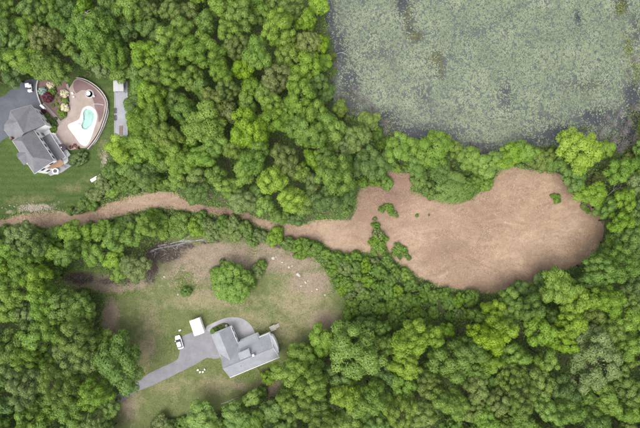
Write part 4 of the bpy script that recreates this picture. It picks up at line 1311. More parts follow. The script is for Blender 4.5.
G1, G2 = 'white chairs on the pool terrace', 'white chairs on the grass by the driveway'
place_chair(73.2, 93.8, ZT, .4, 'upper white chair of the pair at the left edge of the pool terrace', G1)
place_chair(74.4, 97.2, ZT, 2.6, 'lower white chair of the pair at the left edge of the pool terrace', G1)
place_chair(94.6, 96.5, ZT + .012, -1.0, 'white chair on the maroon paving right of the round table', G1)
place_chair(198.2, 369.6, .02, 1.5, 'leftmost white garden chair on the grass below the driveway', G2)
place_chair(200.4, 371.6, .02, 2.6, 'second white garden chair from the left below the driveway', G2)
place_chair(203.2, 371.4, .02, 3.5, 'third white garden chair from the left below the driveway', G2)
place_chair(205.0, 369.2, .02, -1.4, 'rightmost white garden chair on the grass below the driveway', G2)
# dark parasol and dark red seating near the house corner
pa = empty('parasol', P(66, 148.5, ZT)); tag(pa, 'dark square parasol standing at the house end of the pool terrace', 'parasol')
MB().tube([(0, 0, 0), (0, 0, 2.5)], .035, 8).build('pole', M['greymetal'], pa)
MB().lathe([(.35, 0), (.35, .08), (.08, .12)], (0, 0, 0), 14).build('base', M['darkmetal'], pa)
m = MB()
cs_ = [(1.25 * math.cos(a), 1.25 * math.sin(a)) for a in [PI / 8 + i * PI / 4 for i in range(8)]]
m.add([(x, y, 2.05) for x, y in cs_] + [(0, 0, 2.6)] + [(x, y, 1.93) for x, y in cs_], [(i, (i + 1) % 8, 8) for i in range(8)] + [(9 + i, 9 + (i + 1) % 8, (i + 1) % 8, i) for i in range(8)])
m.build('canopy', M['umbrella'], pa)
MB().lathe([(.16, 0), (.16, .06), (.05, .16)], (0, 0, 2.56), 10).build('finial', M['white'], pa)
def lounge(px, py, rz, label):
    o = empty('lounge_chair', P(px, py, ZT), rz)
    MB().box((0, 0, .28), (.75, .8, .22)).build('seat', M['maroon_furn'], o, bevel=.04)
    MB().box((0, .42, .55), (.75, .16, .6)).build('backrest', M['maroon_furn'], o, bevel=.04)
    for s in (-1, 1): MB().box((s * .43, 0, .3), (.1, .85, .55)).build('armrest', M['brownwood'], o, bevel=.02)
    tag(o, label, 'chair', 'dark red lounge chairs')
lounge(71.5, 147.5, .3, 'left dark red lounge chair beside the parasol'); lounge(75, 145.8, -.5, 'upper right dark red lounge chair beside the parasol'); lounge(78, 148, -1.6, 'rightmost dark red lounge chair by the oval hedge')

# long pale court
ct = empty('court', P(121, 111, 0)); tag(ct, 'long narrow pale grey court with wooden edging right of the pool', 'court')
c0 = ct.location
def cpt(x, y): p = P(x, y, 0) - c0; return (p.x, p.y)
MB().prism([cpt(115.2, 82), cpt(127.2, 82), cpt(127.4, 140.5), cpt(115, 140.5)], -.02, .10).build('surface', M['court'], ct)
for a, b in (((115, 81.6), (114.8, 141)), ((127.5, 81.6), (127.7, 141)), ((114.8, 141), (127.7, 141)), ((115, 81.6), (127.5, 81.6))):
    a = Vector(cpt(*a)); b = Vector(cpt(*b)); d = b - a
    MB().box(((a.x + b.x) / 2, (a.y + b.y) / 2, .10), (d.length + .16, .16, .26), math.atan2(d.y, d.x)).build('edging_board', M['palewood'], ct)
pg = empty('shelter', P(121.6, 88, 0)); tag(pg, 'small grey roofed shelter at the top end of the long court', 'shelter')
MB().add([(-1.6, -1.7, 2.2), (1.6, -1.7, 2.2), (1.6, 1.7, 2.35), (-1.6, 1.7, 2.35), (0, -1.7, 2.55), (0, 1.7, 2.7), (-1.6, -1.7, 2.1), (1.6, -1.7, 2.1), (1.6, 1.7, 2.25), (-1.6, 1.7, 2.25)],
         [(0, 4, 5, 3), (4, 1, 2, 5), (6, 7, 1, 4, 0), (8, 9, 3, 5, 2), (9, 6, 0, 3), (7, 8, 2, 1), (9, 8, 7, 6)]).build('roof', M['greymetal'], pg)
for x in (-1.4, 1.4):
    for y in (-1.5, 1.5): MB().box((x, y, 1.1), (.12, .12, 2.15)).build('post', M['palewood'], pg)
MB().box((0, 0, .44), (2.2, .5, .08)).box((-.9, 0, .26), (.1, .4, .32)).box((.9, 0, .26), (.1, .4, .32)).build('bench_seat', M['palewood'], pg)
MB().lathe([(.3, 0), (.3, .35), (.12, .5)], (.7, .9, 2.4), 12).build('roof_vent', M['white'], pg)
def bench(px, py, rz, mat, label, L=2.0, z=0.0, name='bench'):
    o = empty(name, P(px, py, z), rz)
    for k in range(3): MB().box((0, -.16 + k * .16, .45), (L, .13, .05)).build('seat_slat', mat, o)
    for s in (-1, 1): MB().box((s * L * .4, 0, .21), (.08, .42, .43)).build('leg', mat, o)
    for k in range(2): MB().box((0, .27, .62 + k * .17), (L, .05, .12)).build('back_slat', mat, o)
    tag(o, label, 'bench'); return o
bench(115.8, 111, R(90), M['darkmetal'], 'upper black bench on the left edge of the long court', 1.7, .10)
bench(115.8, 118, R(90), M['darkmetal'], 'lower black bench on the left edge of the long court', 1.7, .10)
gr = empty('drain_mat', P(121, 130.5, .10)); tag(gr, 'brown slatted mat lying on the lower part of the court', 'mat')
MB().box((0, 0, .03), (1.15, 3.0, .05)).build('backing', M['darkmetal'], gr)
for k in range(9): MB().box((0, -1.3 + k * .325, .08), (1.05, .16, .06)).build('slat', M['brownwood'], gr)
# white table and dark box at the lawn edge
tb = empty('white_table', P(95.3, 179.3, .0), R(30)); tag(tb, 'white oblong table standing at the edge of the upper lawn', 'table')
MB().box((0, 0, .74), (2.3, .95, .08)).build('table_top', M['white'], tb, bevel=.02)
for x in (-.95, .95):
    for y in (-.35, .35): MB().box((x, y, .35), (.07, .07, .70)).build('leg', M['white'], tb)
bx = empty('storage_box', P(100.4, 177, 0), R(35)); tag(bx, 'dark storage box just right of the white table on the lawn', 'box')
MB().box((0, 0, .4), (1.5, 1.1, .82)).build('body', M['darkmetal'], bx, bevel=.03)
MB().box((0, 0, .84), (1.6, 1.2, .08)).build('lid', M['palewood'], bx, bevel=.02)
# small white cart on the drive
gc = empty('utility_cart', P(31, 88.5, .03), R(8)); tag(gc, 'small white utility cart parked at the top of the dark driveway', 'cart')
MB().box((0, 0, .45), (1.2, 2.5, .42)).build('body', M['white'], gc, bevel=.08)
MB().box((0, .55, 1.85), (1.25, 1.25, .08)).build('roof', M['white'], gc, bevel=.03)
MB().box((0, -.25, .80), (1.05, .5, .16)).build('seat', M['darkmetal'], gc, bevel=.04)
MB().box((0, -.9, .86), (1.1, .6, .3)).build('cargo_bed', M['white'], gc, bevel=.03)
for x in (-.55, .55):
    for y in (.05, 1.1): MB().box((x, y, 1.25), (.05, .05, 1.18)).build('post', M['greymetal'], gc)
    for y in (-.8, .85):
        MB().tube([(x - .1, y, .27), (x + .1, y, .27)], .27, 14).build('wheel', M['rubber'], gc)

# ------------------------------------------------------------------ lower house
def lower_house():
    ZE = 4.0; k = S * (1 - ZE / H)
    O = P(230, 377.6, ZE)
    E1 = Vector((49.3, 20.3)).normalized(); E2 = Vector((-E1.y, E1.x))
    root = empty('house', (O.x, O.y, 0), math.atan2(E1.y, E1.x))
    tag(root, 'L shaped house with pale grey gabled roof at the end of the driveway', 'house')
    L, W = 53.3 * k, 26 * k
    ZR = 7.0
    def gable(name, x0, x1, y0, y1, ze, zr, axis, mat, th=.2):
        m = MB()
        if axis == 'x':
            ym = (y0 + y1) / 2
            vs = [(x0, y0, ze), (x1, y0, ze), (x1, y1, ze), (x0, y1, ze), (x0, ym, zr), (x1, ym, zr)]
            fs = [(0, 1, 5, 4), (2, 3, 4, 5)]
            lo = [(x, y, z - th) for x, y, z in vs]
            fs += [(6, 10, 11, 7), (8, 11, 10, 9), (0, 6, 7, 1), (2, 8, 9, 3), (1, 7, 11, 5), (5, 11, 8, 2), (3, 9, 10, 4), (4, 10, 6, 0)]
        else:
            xm = (x0 + x1) / 2
            vs = [(x0, y0, ze), (x1, y0, ze), (x1, y1, ze), (x0, y1, ze), (xm, y0, zr), (xm, y1, zr)]
            fs = [(0, 4, 5, 3), (1, 2, 5, 4)]
            lo = [(x, y, z - th) for x, y, z in vs]
            fs += [(6, 9, 11, 10), (7, 10, 11, 8), (3, 9, 6, 0), (1, 7, 8, 2), (0, 6, 10, 4), (4, 10, 7, 1), (2, 8, 11, 5), (5, 11, 9, 3)]
        return m.add(vs + lo, fs).build(name, mat, root)
    def gwall(name, x0, x1, y0, y1, ze, zr, axis):
        m = MB()
        if axis == 'x':
            ym = (y0 + y1) / 2
            m.add([(x0, y0, -.05), (x1, y0, -.05), (x1, y1, -.05), (x0, y1, -.05), (x0, y0, ze), (x1, y0, ze), (x1, y1, ze), (x0, y1, ze), (x0, ym, zr), (x1, ym, zr)],
                  [(3, 2, 1, 0), (0, 1, 5, 4), (2, 3, 7, 6), (1, 2, 6, 9, 5), (3, 0, 4, 8, 7), (4, 5, 9, 8), (6, 7, 8, 9)])
        else:
            xm = (x0 + x1) / 2
            m.add([(x0, y0, -.05), (x1, y0, -.05), (x1, y1, -.05), (x0, y1, -.05), (x0, y0, ze), (x1, y0, ze), (x1, y1, ze), (x0, y1, ze), (xm, y0, zr), (xm, y1, zr)],
                  [(3, 2, 1, 0), (1, 2, 6, 5), (3, 0, 4, 7), (0, 1, 5, 8, 4), (2, 3, 7, 9, 6), (4, 8, 9, 7), (5, 6, 9, 8)])
        return m.build(name, M['siding'], root)
    i = .35
    rf = gable('roof', 0, L, 0, W, ZE, ZR, 'x', M['roof2'])
    gwall('wall', i, L - i, i, W - i, ZE - .1, ZR - .32, 'x')
    wx0, wx1, wy1 = -1.5 * k, 19.6 * k, 47 * k
    gable('wing_roof', wx0, wx1, W * .45, wy1, 3.7, 6.1, 'y', M['roof2'])
    gwall('wing_wall', wx0 + i, wx1 - i, W * .6, wy1 - i, 3.6, 5.8, 'y')
    # rear addition with a shallow roof
    ax0, ax1, ay = 19.9 * k, 41.4 * k, 29.5 * k
    m = MB()
    za, zb = 5.35, 3.75
    y0 = W * .68
    m.add([(ax0, y0, za), (ax1, y0, za), (ax1, ay, zb), (ax0, ay, zb), (ax0, y0, za - .2), (ax1, y0, za - .2), (ax1, ay, zb - .2), (ax0, ay, zb - .2)],
          [(0, 1, 2, 3), (7, 6, 5, 4), (0, 4, 5, 1), (1, 5, 6, 2), (2, 6, 7, 3), (3, 7, 4, 0)])
    m.build('addition_roof', M['roof2'], root)
    MB().box(((ax0 + ax1) / 2, (W - i + ay - i) / 2, 1.76), (ax1 - ax0 - .6, ay - W + .3, 3.6)).build('addition_wall', M['siding'], root)
    # dormer with a white front
    dx0, dx1, dy0, dy1 = 19.0 * k, 30.5 * k, 14.5 * k, 21.5 * k
    m = MB()
    m.add([(dx0, dy0, 7.02), (dx1, dy0, 7.02), (dx1, dy1, 6.65), (dx0, dy1, 6.65), (dx0, dy0, 6.85), (dx1, dy0, 6.85), (dx1, dy1, 6.48), (dx0, dy1, 6.48)],
          [(0, 1, 2, 3), (7, 6, 5, 4), (0, 4, 5, 1), (1, 5, 6, 2), (2, 6, 7, 3), (3, 7, 4, 0)])
    dm = m.build('dormer_roof', M['roof2'], root)
    MB().box(((dx0 + dx1) / 2, (dy0 + dy1) / 2 - .1, 5.75), (dx1 - dx0 - .3, dy1 - dy0 - .2, 1.5)).build('dormer_wall', M['white'], dm)
    for t in (.3, .7):
        window(dm, (dx0 + .15, dy1 - .2), (dx1 - .15, dy1 - .2), t, 5.9, .8, .6, (0, 1))
    # trims, gutters
    MB().box((L / 2, -.06, ZE - .12), (L + .1, .12, .14)).build('gutter', M['fascia'], root)
    MB().box((L * .88, W + .06, ZE - .12), (L * .22, .12, .14)).build('gutter', M['fascia'], root)
    MB().box((wx1 + .06, (W + wy1) / 2, 3.58), (.12, wy1 - W - .1, .14)).build('gutter', M['fascia'], root)
    for y_, z_ in ((0, 1),):
        m = MB()
        for s in (0, 1):
            a = Vector((L + .04, 0 if s == 0 else W, ZE - .05)); b = Vector((L + .04, W / 2, ZR - .05))
            m.tube([a, b], .10, 4)
        m.build('verge_board', M['fascia'], root)
    # vents, chimney
    MB().box((L * .62, W * .56, 7.1), (.7, .7, 1.3)).build('chimney', M['greymetal'], rf)
    MB().tube([(L * .3, W * .3, 5.6), (L * .3, W * .3, 6.4)], .07, 8).build('vent_pipe', M['greymetal'], rf)
    MB().tube([(L * .8, W * .72, 5.5), (L * .8, W * .72, 6.2)], .07, 8).build('vent_pipe', M['greymetal'], rf)
    MB().box((L / 2, W / 2, ZR + .02), (L, .22, .06)).build('ridge_cap', M['roof2'], rf)
    # windows and doors
    for t in (.12, .32, .55, .75, .9): window(root, (i, i), (L - i, i), t, 1.7, 1.2, 1.3, (0, -1))
    for t in (.3, .7): window(root, (L - i, i), (L - i, W - i), t, 1.7, 1.1, 1.3, (1, 0))
    window(root, (L - i, i), (L - i, W - i), .5, 4.6, 1.0, 1.0, (1, 0))
    for t in (.45, .8): window(root, (wx1 - i, W), (wx1 - i, wy1 - i), t, 1.7, 1.0, 1.2, (1, 0))
    window(root, (ax0, ay - i - .005), (ax1, ay - i - .005), .3, 1.1, 1.0, 2.05, (0, 1), door=True)
    window(root, (ax0, ay - i - .005), (ax1, ay - i - .005), .7, 1.8, 1.2, 1.1, (0, 1))
    for t in (.3, .72):
        g = MB().box((wx0 + i - .03, W * .6 + (wy1 - W * .6) * t, 1.15), (.08, 2.6, 2.25)).build('garage_door', M['fascia'], root)
    # white scalloped bay at the right end
    m = MB()
    m.prism([(L - .4, 1.0), (L + .25, 1.5), (L + .5, 3.2), (L + .5, 5.0), (L + .25, 6.6), (L - .4, 7.1)], -.03, 2.9)
    m.build('bay', M['white'], root)
    MB().prism([(L - .38, .8), (L + .35, 1.35), (L + .6, 3.1), (L + .6, 5.1), (L + .35, 6.8), (L - .38, 7.3)], 2.9, 3.06).build('bay_roof', M['white'], root)
    return root, E1, E2, k, O
root2, E1, E2, k2, O2 = lower_house()
def h2(x, y, z=0): return Vector((O2.x + E1.x * x + E2.x * y, O2.y + E1.y * x + E2.y * y, z))

# deck stairs of pale boards at the right end of the lower house
dk = empty('wooden_steps', h2(17.6, 8.6), math.atan2(E1.y, E1.x)); tag(dk, 'weathered pale wooden steps and landing at the right end of the lower house', 'steps')
for k in range(6): MB().box((0, -.75 + k * .29, 1.02), (1.9, .24, .05)).build('deck_board', M['palewood'], dk)
for x in (-.85, .85):
    for y in (-.7, .65): MB().box((x, y, .78), (.1, .1, 1.56)).build('post', M['palewood'], dk)
MB().box((0, .72, 1.6), (1.9, .07, .07)).box((0, .72, 1.3), (1.9, .05, .05)).build('railing', M['palewood'], dk)
for k in range(4): MB().box((1.1 + k * .27, 0, .84 - k * .2), (.26, 1.2, .05)).build('tread', M['palewood'], dk)
MB().box((1.5, .55, .52), (1.3, .05, .12)).box((1.5, -.55, .52), (1.3, .05, .12)).build('stringer', M['palewood'], dk)

# planting bed by the wing
bed3 = zone('planting_bed', rough_outline(PA([(211, 329), (224, 323), (229, 326), (230, 329), (213, 335)]), .6, .08, 4), M['floor'], z=.145, cell=1.0)
for i, (x, y, r_, c) in enumerate(((213.5, 330.5, 2.0, 'G'), (217, 329, 2.2, 'D'), (220.5, 327.4, 2.0, 'G'), (224, 326, 1.8, 'S'))):
    bush(x, y, r_, M['leaf' + c], ['leftmost', 'second', 'third', 'rightmost'][i] + ' low bush in the planting bed of the lower house', .9)['group'] = 'bushes in the planting bed'
ur = empty('garden_urn', P(226.8, 325.2, .14)); tag(ur, 'pale urn at the right end of the planting bed', 'urn')
MB().lathe([(.3, 0), (.3, .08), (.14, .16), (.2, .3), (.42, .62), (.46, .78), (.38, .8)], (0, 0, 0), 18).build('bowl', M['stonewall'], ur, smooth=True)
MB().lathe([(.34, .74), (.2, .85), (.03, .9)], (0, 0, 0), 10).build('flowers', M['leafCream'], ur)
# fence and kennel run below the house
fn = empty('garden_fence', P(258, 366, 0)); tag(fn, 'dark low fence running from behind the lower house to the trees', 'fence')
fp = [P(254.5, 364, 0), P(261, 373, 0), P(272, 369.5, 0), P(286, 364, 0)]
for a, b in zip(fp[:-1], fp[1:]):
    d = b - a; n_ = max(1, int(d.length / 1.9))
    for j in range(n_ + 1):
        p = a.lerp(b, j / n_) - fn.location
        if j < n_ or b is fp[-1]: MB().box((p.x, p.y, .6), (.12, .12, 1.25)).build('post', M['brownwood'], fn)
    c = (a + b) / 2 - fn.location
    for z in (.35, .75, 1.08): MB().box((c.x, c.y, z), (d.length, .05, .12), math.atan2(d.y, d.x)).build('rail', M['brownwood'], fn)
# white shed / canopy
sd_ = empty('white_shed', P(196.7, 327, 2.4) - Vector((0, 0, 2.4))); sa = math.atan2(332 - 317.5, 203.3 - 198.3)
sd_.rotation_euler = (0, 0, -math.atan2(14.5, 5.0)); tag(sd_, 'small white shed with a bright white low gabled roof beside the car', 'shed')
sl, sw = 15.8 * S * .98, 10.4 * S * .98
MB().add([(-sl / 2, -sw / 2, 2.3), (sl / 2, -sw / 2, 2.3), (sl / 2, sw / 2, 2.3), (-sl / 2, sw / 2, 2.3), (-sl / 2, 0, 2.72), (sl / 2, 0, 2.72), (-sl / 2, -sw / 2, 2.2), (sl / 2, -sw / 2, 2.2), (sl / 2, sw / 2, 2.2), (-sl / 2, sw / 2, 2.2)],
         [(0, 1, 5, 4), (2, 3, 4, 5), (6, 7, 1, 0), (8, 9, 3, 2), (7, 8, 2, 5, 1), (9, 6, 0, 4, 3), (9, 8, 7, 6)]).build('roof', M['white'], sd_)
MB().box((0, 0, 1.07), (sl - .25, sw - .25, 2.25)).build('wall', M['siding'], sd_)
MB().box((sl / 2 - .11, 0, 1.0), (.06, 1.5, 2.0)).build('door', M['fascia'], sd_)
for y in (-.5, .5): MB().box((sl / 2 - .06, y * .2, 1.0), (.05, .06, .3)).build('handle', M['greymetal'], sd_)

# white car
def car(px, py, rz, label):
    root = empty('parked_car', P(px, py, .0), rz)
    L, W = 4.4, 1.8
    # body: lofted sections along the length
    xs = [-2.2, -2.12, -1.85, -1.2, -.4, .5, 1.1, 1.75, 2.08, 2.2]
    wd = [.66, .80, .88, .90, .90, .90, .89, .84, .72, .55]
    tp = [.62, .80, .90, .93, .93, .93, .91, .82, .70, .55]
    bt = [.38, .30, .25, .22, .22, .22, .22, .24, .28, .36]
    m = MB(); vs = []
    for x, w_, t_, b_ in zip(xs, wd, tp, bt):
        for y, z in ((-w_ * .92, b_), (-w_, (b_ + t_) * .48), (-w_ * .97, t_ - .1), (-w_ * .80, t_), (0, t_ + .03), (w_ * .80, t_), (w_ * .97, t_ - .1), (w_, (b_ + t_) * .48), (w_ * .92, b_)):
            vs.append((x, y, z))
    fs = []
    for i in range(len(xs) - 1):
        for j in range(8): fs.append((i * 9 + j, i * 9 + j + 1, (i + 1) * 9 + j + 1, (i + 1) * 9 + j))
        fs.append((i * 9 + 8, i * 9, (i + 1) * 9, (i + 1) * 9 + 8))
    fs += [tuple(range(9)), tuple(range(81, 90))[::-1]]
    body = m.add(vs, fs).build('body', M['car'], root, (0, 0, .06), smooth=True)
    # glasshouse
    g = MB(); pr = [(-1.75, .94, .76), (-1.25, 1.40, .62), (.25, 1.43, .63), (1.05, .93, .78)]
    vs = []
    for x, z, w_ in pr: vs += [(x, -w_, z), (x, w_, z)]
    g.add(vs, [(0, 1, 3, 2), (2, 3, 5, 4), (4, 5, 7, 6), (0, 2, 4, 6), (1, 7, 5, 3), (0, 6, 7, 1)]).build('windows', M['glass'], root, (0, 0, .06))
    MB().add([(-1.28, -.60, 1.41), (-1.28, .60, 1.41), (.24, -.61, 1.44), (.24, .61, 1.44), (-1.28, -.60, 1.47), (-1.28, .60, 1.47), (.22, -.58, 1.50), (.22, .58, 1.50)],
             [(0, 1, 3, 2), (4, 6, 7, 5), (0, 2, 6, 4), (1, 5, 7, 3), (0, 4, 5, 1), (2, 3, 7, 6)]).build('roof', M['car'], root, (0, 0, .06))
    for x in (-1.35, 1.32):
        for s in (-1, 1):
            t_ = MB().tube([(x, s * .70, .32), (x, s * .90, .32)], .32, 18).build('wheel', M['rubber'], root)
            MB().tube([(x, s * .88, .32), (x, s * .915, .32)], .2, 12).build('rim', M['greymetal'], t_)
    for s in (-1, 1):
        MB().box((2.02, s * .55, .70), (.22, .34, .14)).build('headlight', M['lampglass'], root, bevel=.03)
        MB().box((-2.10, s * .58, .78), (.16, .30, .16)).build('tail_light', M['redlens'], root, bevel=.03)
        MB().box((.72, s * .98, 1.02), (.16, .2, .13)).build('mirror', M['car'], root, bevel=.03)
    MB().box((2.2, 0, .42), (.1, 1.0, .16)).build('grille', M['darkmetal'], root)
    tag(root, label, 'car')
car(179.9, 341.6, -math.atan2(9.7, 3.0) + PI, 'white car parked at the left edge of the lower driveway')
# mailbox-like white post by the car
ps = empty('white_post', P(181, 329.5, 0), .4); tag(ps, 'small white post with a board standing in the grass above the car', 'post')
MB().box((0, 0, .5), (.1, .1, 1.05)).build('post', M['white'], ps); MB().box((0, 0, 1.1), (.6, .3, .3)).build('box', M['white'], ps)

# ------------------------------------------------------------------ rocks
def rock_mesh(seed):
    bm = bmesh.new(); bmesh.ops.create_icosphere(bm, subdivisions=2, radius=1)
    for v in bm.verts:
        n_ = mnoise.noise(v.co * 1.3 + Vector((seed * 7.1, 0, 0)))
        v.co *= 1 + .38 * n_
        v.co.z *= .62
    me = bpy.data.meshes.new('rock'); bm.to_mesh(me); bm.free(); me.materials.append(M['rock']); return me
RM = [rock_mesh(i) for i in range(5)]
ROCKS = [(273.5, 258.2, 1.9), (276, 257, .9), (282.3, 262.3, 1.2), (289, 267.2, 1.3), (292, 266, .8), (298, 274, 2.0), (299.5, 276, 1.2), (305.6, 282.3, 1.4), (308, 281, .8), (317, 289.2, 1.2), (301, 286, 1.0),
         (164.5, 276.8, 1.3), (178, 294.3, 1.1), (312, 291, .8), (325, 295, 1.0)]
for i, (x, y, r_) in enumerate(ROCKS):
    o = link('rock', RM[i % 5], None, P(x, y, .1), i * 1.7); o.scale = (r_ * S, r_ * S * .8, r_ * S * .8); o.location.z = r_ * S * .3
order = sorted(range(13), key=lambda i: ROCKS[i][0])
rocks = [o for o in bpy.data.objects if o.name.split('.')[0] == 'rock']
sr = sorted(rocks, key=lambda o: o.location.x)
right = [o for o in sr if o.location.x > P(250, 0).x]
left = [o for o in sr if o not in right]
for i, o in enumerate(right):
    tag(o, ('leftmost' if i == 0 else 'rightmost' if i == len(right) - 1 else ORD[i] + ' from the left') + ' pale rock in the row right of the round yard tree', 'rock', 'pale rocks in the yard')
tag(left[0], 'pale rock beside the dark muddy hollow', 'rock', 'pale rocks in the yard'); tag(left[1], 'pale rock lying in the grass above the white shed', 'rock', 'pale rocks in the yard')
# rubble at the lawn edge: too small to pick apart
m_v, m_f = [], []; nv = 0
rubble = MB()
for i in range(230):
    x, y = prng.gauss(36, 11), prng.gauss(208.5, 2.0)
    if i % 6 == 0: x, y = prng.gauss(104, 2), prng.gauss(158, 6)
    p = P(x, y, 0); r_ = prng.uniform(.08, .26) * (1.5 if prng.random() < .08 else 1)
    rubble.box((p.x, p.y, r_ * .4), (r_ * 1.6, r_ * 1.2, r_ * 1.1), prng.uniform(0, 3), .6)
tag(rubble.build('rubble', M['rock']), 'pale rubble strewn along the lower edge of the upper lawn', 'rubble', kind='stuff')

# dark litter and a thread of water in the muddy hollow
scatter_low('hollow_litter', [(163, 252, 18, 11, 2.4), (150, 266, 7, 14, 1.2), (180, 246, 20, 4, 1.2), (80, 278, 16, 6, 1.6), (118, 281, 24, 5, 1.6), (210, 241, 12, 2, .6)], 330, .30, M['litter'], .03, .16, 'dark dead leaves and twigs strewn in the muddy hollow', 'leaf litter', .5)
scatter_low('pale_litter', [(165, 250, 16, 9, .35), (120, 282, 20, 4, .3), (295, 270, 30, 10, .5), (215, 256, 40, 10, .5)], 220, .20, M['straw'], .03, .10, 'pale bits of wood and straw strewn over the bare soil', 'litter', .4)
brook = zone('brook', rough_outline(PA([(150, 251.5), (157, 248.3), (166, 246.3), (176, 244.6), (188, 241.4), (200, 239.8), (214, 238.8), (214, 239.5), (200, 240.7), (189, 242.3), (177, 245.6), (167, 247.4), (157, 249.6), (151, 252.6)]), .5, .22, 14), M['brook'], z=.085, cell=.5)
V, F, w = slivers(60000, YARD2, .15, .5, .04, .12, lambda w: np.full(len(w), .075), lambda u: clear_of(u, HARD2) * np.clip(Y2_dirt(PA(u)) * 1.3 - .25, .02, 1))
sl_ = link('soil_litter', np_mesh('soil_litter', V, F, M['soilbits'], fattr={'lv': np.clip(.5 + .24 * rng.normal(size=len(w)) - Y2_mud(w) * .4, 0, 1)}))
tag(sl_, 'brown dead stems and twigs lying on the bare soil of the yard', 'litter', kind='stuff')
brook['kind'] = 'structure'

# ------------------------------------------------------------------ dead wood
def branch_rec(m, rnd, p, d, L, r, depth, flat):
    q = p + d * L
    mid = p.lerp(q, .5) + Vector((rnd.uniform(-1, 1), rnd.uniform(-1, 1), rnd.uniform(-.3, .6))) * L * .07
    q.z = max(q.z, r)
    mid.z = max(mid.z, r)
    m.tube([p, mid, q], [r, r * .8, r * .55], 5)
    if depth <= 0: return
    for k in range(rnd.randint(2, 4)):
        t = rnd.uniform(.45, 1.0)
        a = p.lerp(q, t)
        nd = (d + Vector((rnd.uniform(-1, 1), rnd.uniform(-1, 1), rnd.uniform(-.6, .8) * flat)) * .85).normalized()
        branch_rec(m, rnd, a, nd, L * rnd.uniform(.45, .75), r * .5, depth - 1, flat)
def dead_tree(px, py, z, ang, elev, L, r, seed, label, name='dead_tree', cat='dead tree', depth=3, mat='deadwood'):
    rnd = random.Random(seed); m = MB()
    d = Vector((math.cos(ang) * math.cos(elev), math.sin(ang) * math.cos(elev), math.sin(elev)))
    p = P(px, py, z)
    branch_rec(m, rnd, Vector((0, 0, 0)), d, L, r, depth, .5)
    o = m.build(name, M[mat], None, p if z == 0 else (p.x, p.y, z))
    return tag(o, label, cat)
dead_tree(611, 196, 4.0, R(58), R(35), 3.6, .16, 2, 'bare pale dead tree among the green trees at the swampy right edge')
bpy.data.objects['dead_tree'].location.z = 2.0
dead_tree(84, 12, 9.0, R(-35), R(40), 3.5, .14, 5, 'bare grey dead tree top between the crowns above the pool')
m = MB(); 
for nm in ('dead_tree', 'dead_tree.001'):
    o = bpy.data.objects[nm]
    MB().tube([(0, 0, -o.location.z), (.1, .05, -o.location.z * .5), (0, 0, .05)], [.26, .21, .15], 8).build('trunk', M['deadwood'], o)
FALLEN = [(158, 246, 10, 4.2, .10), (170, 244, 15, 5.0, .12), (180, 241.5, 8, 4.5, .10), (176, 249, 60, 2.6, .08), (196, 240.5, 4, 5.0, .12), (206, 240, -8, 3.2, .08), (166, 251, 150, 2.4, .07), (172, 247, -35, 2.6, .07), (162, 256, 30, 2.2, .06), (184, 246, 170, 2.6, .07), (154, 258, 80, 2.4, .06)]
for i, (x, y, a, L_, r_) in enumerate(FALLEN):
    dead_tree(x, y, 0, R(a), R(3), L_ * .7, r_, 20 + i, ['leftmost fallen pale branch in the muddy hollow', 'long fallen branch across the muddy hollow', 'fallen pale branch at the upper rim of the hollow', 'short fallen branch pointing up in the muddy hollow',
              'straight fallen trunk right of the muddy hollow', 'rightmost fallen pale branch by the shrubs', 'small fallen branch at the lower side of the hollow', 'small branch slanting down right in the hollow', 'thin pale branch low in the hollow', 'thin branch pointing left near the brook', 'thin upright branch at the left side of the hollow'][i], 'fallen_branch', 'branch', 2)['group'] = 'fallen branches in the muddy hollow'
dead_tree(221, 404, 0, R(22), R(2), 4.4, .13, 41, 'pale fallen log in the grass below the lower house', 'fallen_log', 'log', 1)
dead_tree(336, 54, 0, R(12), R(5), 2.6, .09, 43, 'thin pale dead branch lying out over the left pond edge', 'fallen_branch', 'branch', 2)
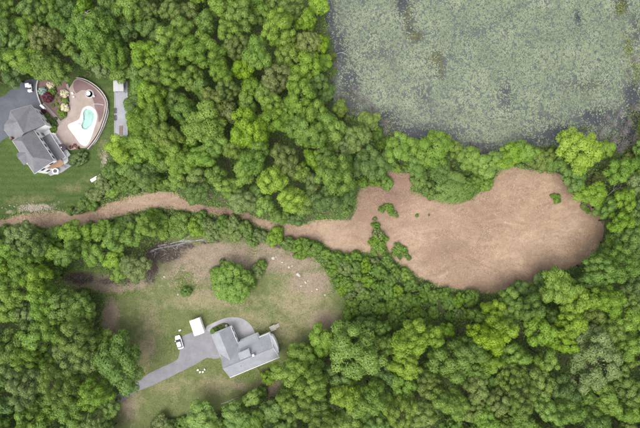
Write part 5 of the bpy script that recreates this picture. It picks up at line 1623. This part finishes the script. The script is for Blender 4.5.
# bare grey brush along the shore
def brush_mesh(seed, R_, n_):
    rnd = random.Random(seed); m = MB()
    for i in range(n_):
        a = rnd.uniform(0, 6.28); e = rnd.uniform(.15, 1.3)
        d = Vector((math.cos(a) * math.cos(e), math.sin(a) * math.cos(e), math.sin(e)))
        L = R_ * rnd.uniform(.6, 1.1)
        p0 = Vector((rnd.uniform(-.3, .3), rnd.uniform(-.3, .3), -.1)); p1 = p0 + d * L * .5 + Vector((0, 0, .1)); p2 = p0 + d * L + Vector((rnd.uniform(-.3, .3), rnd.uniform(-.3, .3), 0))
        m.tube([p0, p1, p2], [.045, .03, .012], 3, False)
        for k in range(4):
            t = rnd.uniform(.3, .95); a_ = p0.lerp(p2, t)
            dd = (d + Vector((rnd.uniform(-1, 1), rnd.uniform(-1, 1), rnd.uniform(-.2, .8)))).normalized()
            m.tube([a_, a_ + dd * L * rnd.uniform(.2, .45)], [.022, .010], 3, False)
    return m.mesh('brush', M['greytwig'])
BMS = [brush_mesh(i, 2.4, 46) for i in range(3)]
BRUSH = [(600, 132, 1.1), (612, 140, 1.3), (622, 132, 1.1), (604, 146, 1.0), (618, 150, 1.0), (592, 140, .9), (632, 140, 1.1), (628, 122, .9), (612, 124, .8), (638, 155, 1.1), (478, 150, 1.0), (470, 146, .8), (486, 153, .8), (357, 96, 1.0), (364, 101, .9), (372, 108, .9),
         (352, 90, .7), (598, 160, .9), (376, 118, .8), (335, 66, .8), (634, 60, .8), (628, 72, .6), (606, 118, .8), (618, 114, .8), (634, 108, .9), (622, 143, 1.2), (588, 147, .8), (574, 141, .7), (342, 98, .8), (348, 112, .8), (366, 112, 1.0), (384, 122, .8), (329, 30, .7), (332, 82, .8)]
bo = []
for i, (x, y, s_) in enumerate(BRUSH):
    o = link('bare_brush', BMS[i % 3], None, P(x, y, -.1), i * 1.1); o.scale = (s_, s_, s_ * .8); bo.append((o, x, y))
for nm_, sel in (('at the swampy right shore', [b for b in bo if b[1] > 560]), ('at the left pond shore', [b for b in bo if b[1] < 400]), ('on the lower pond shore above the field', [b for b in bo if 400 < b[1] < 560])):
    sel.sort(key=lambda b: b[1])
    for i, (o, x, y) in enumerate(sel):
        tag(o, ('leftmost' if i == 0 else 'rightmost' if i == len(sel) - 1 else ORD[i] + ' from the left') + f' grey leafless brush {nm_}', 'brush', 'bare brush along the pond')
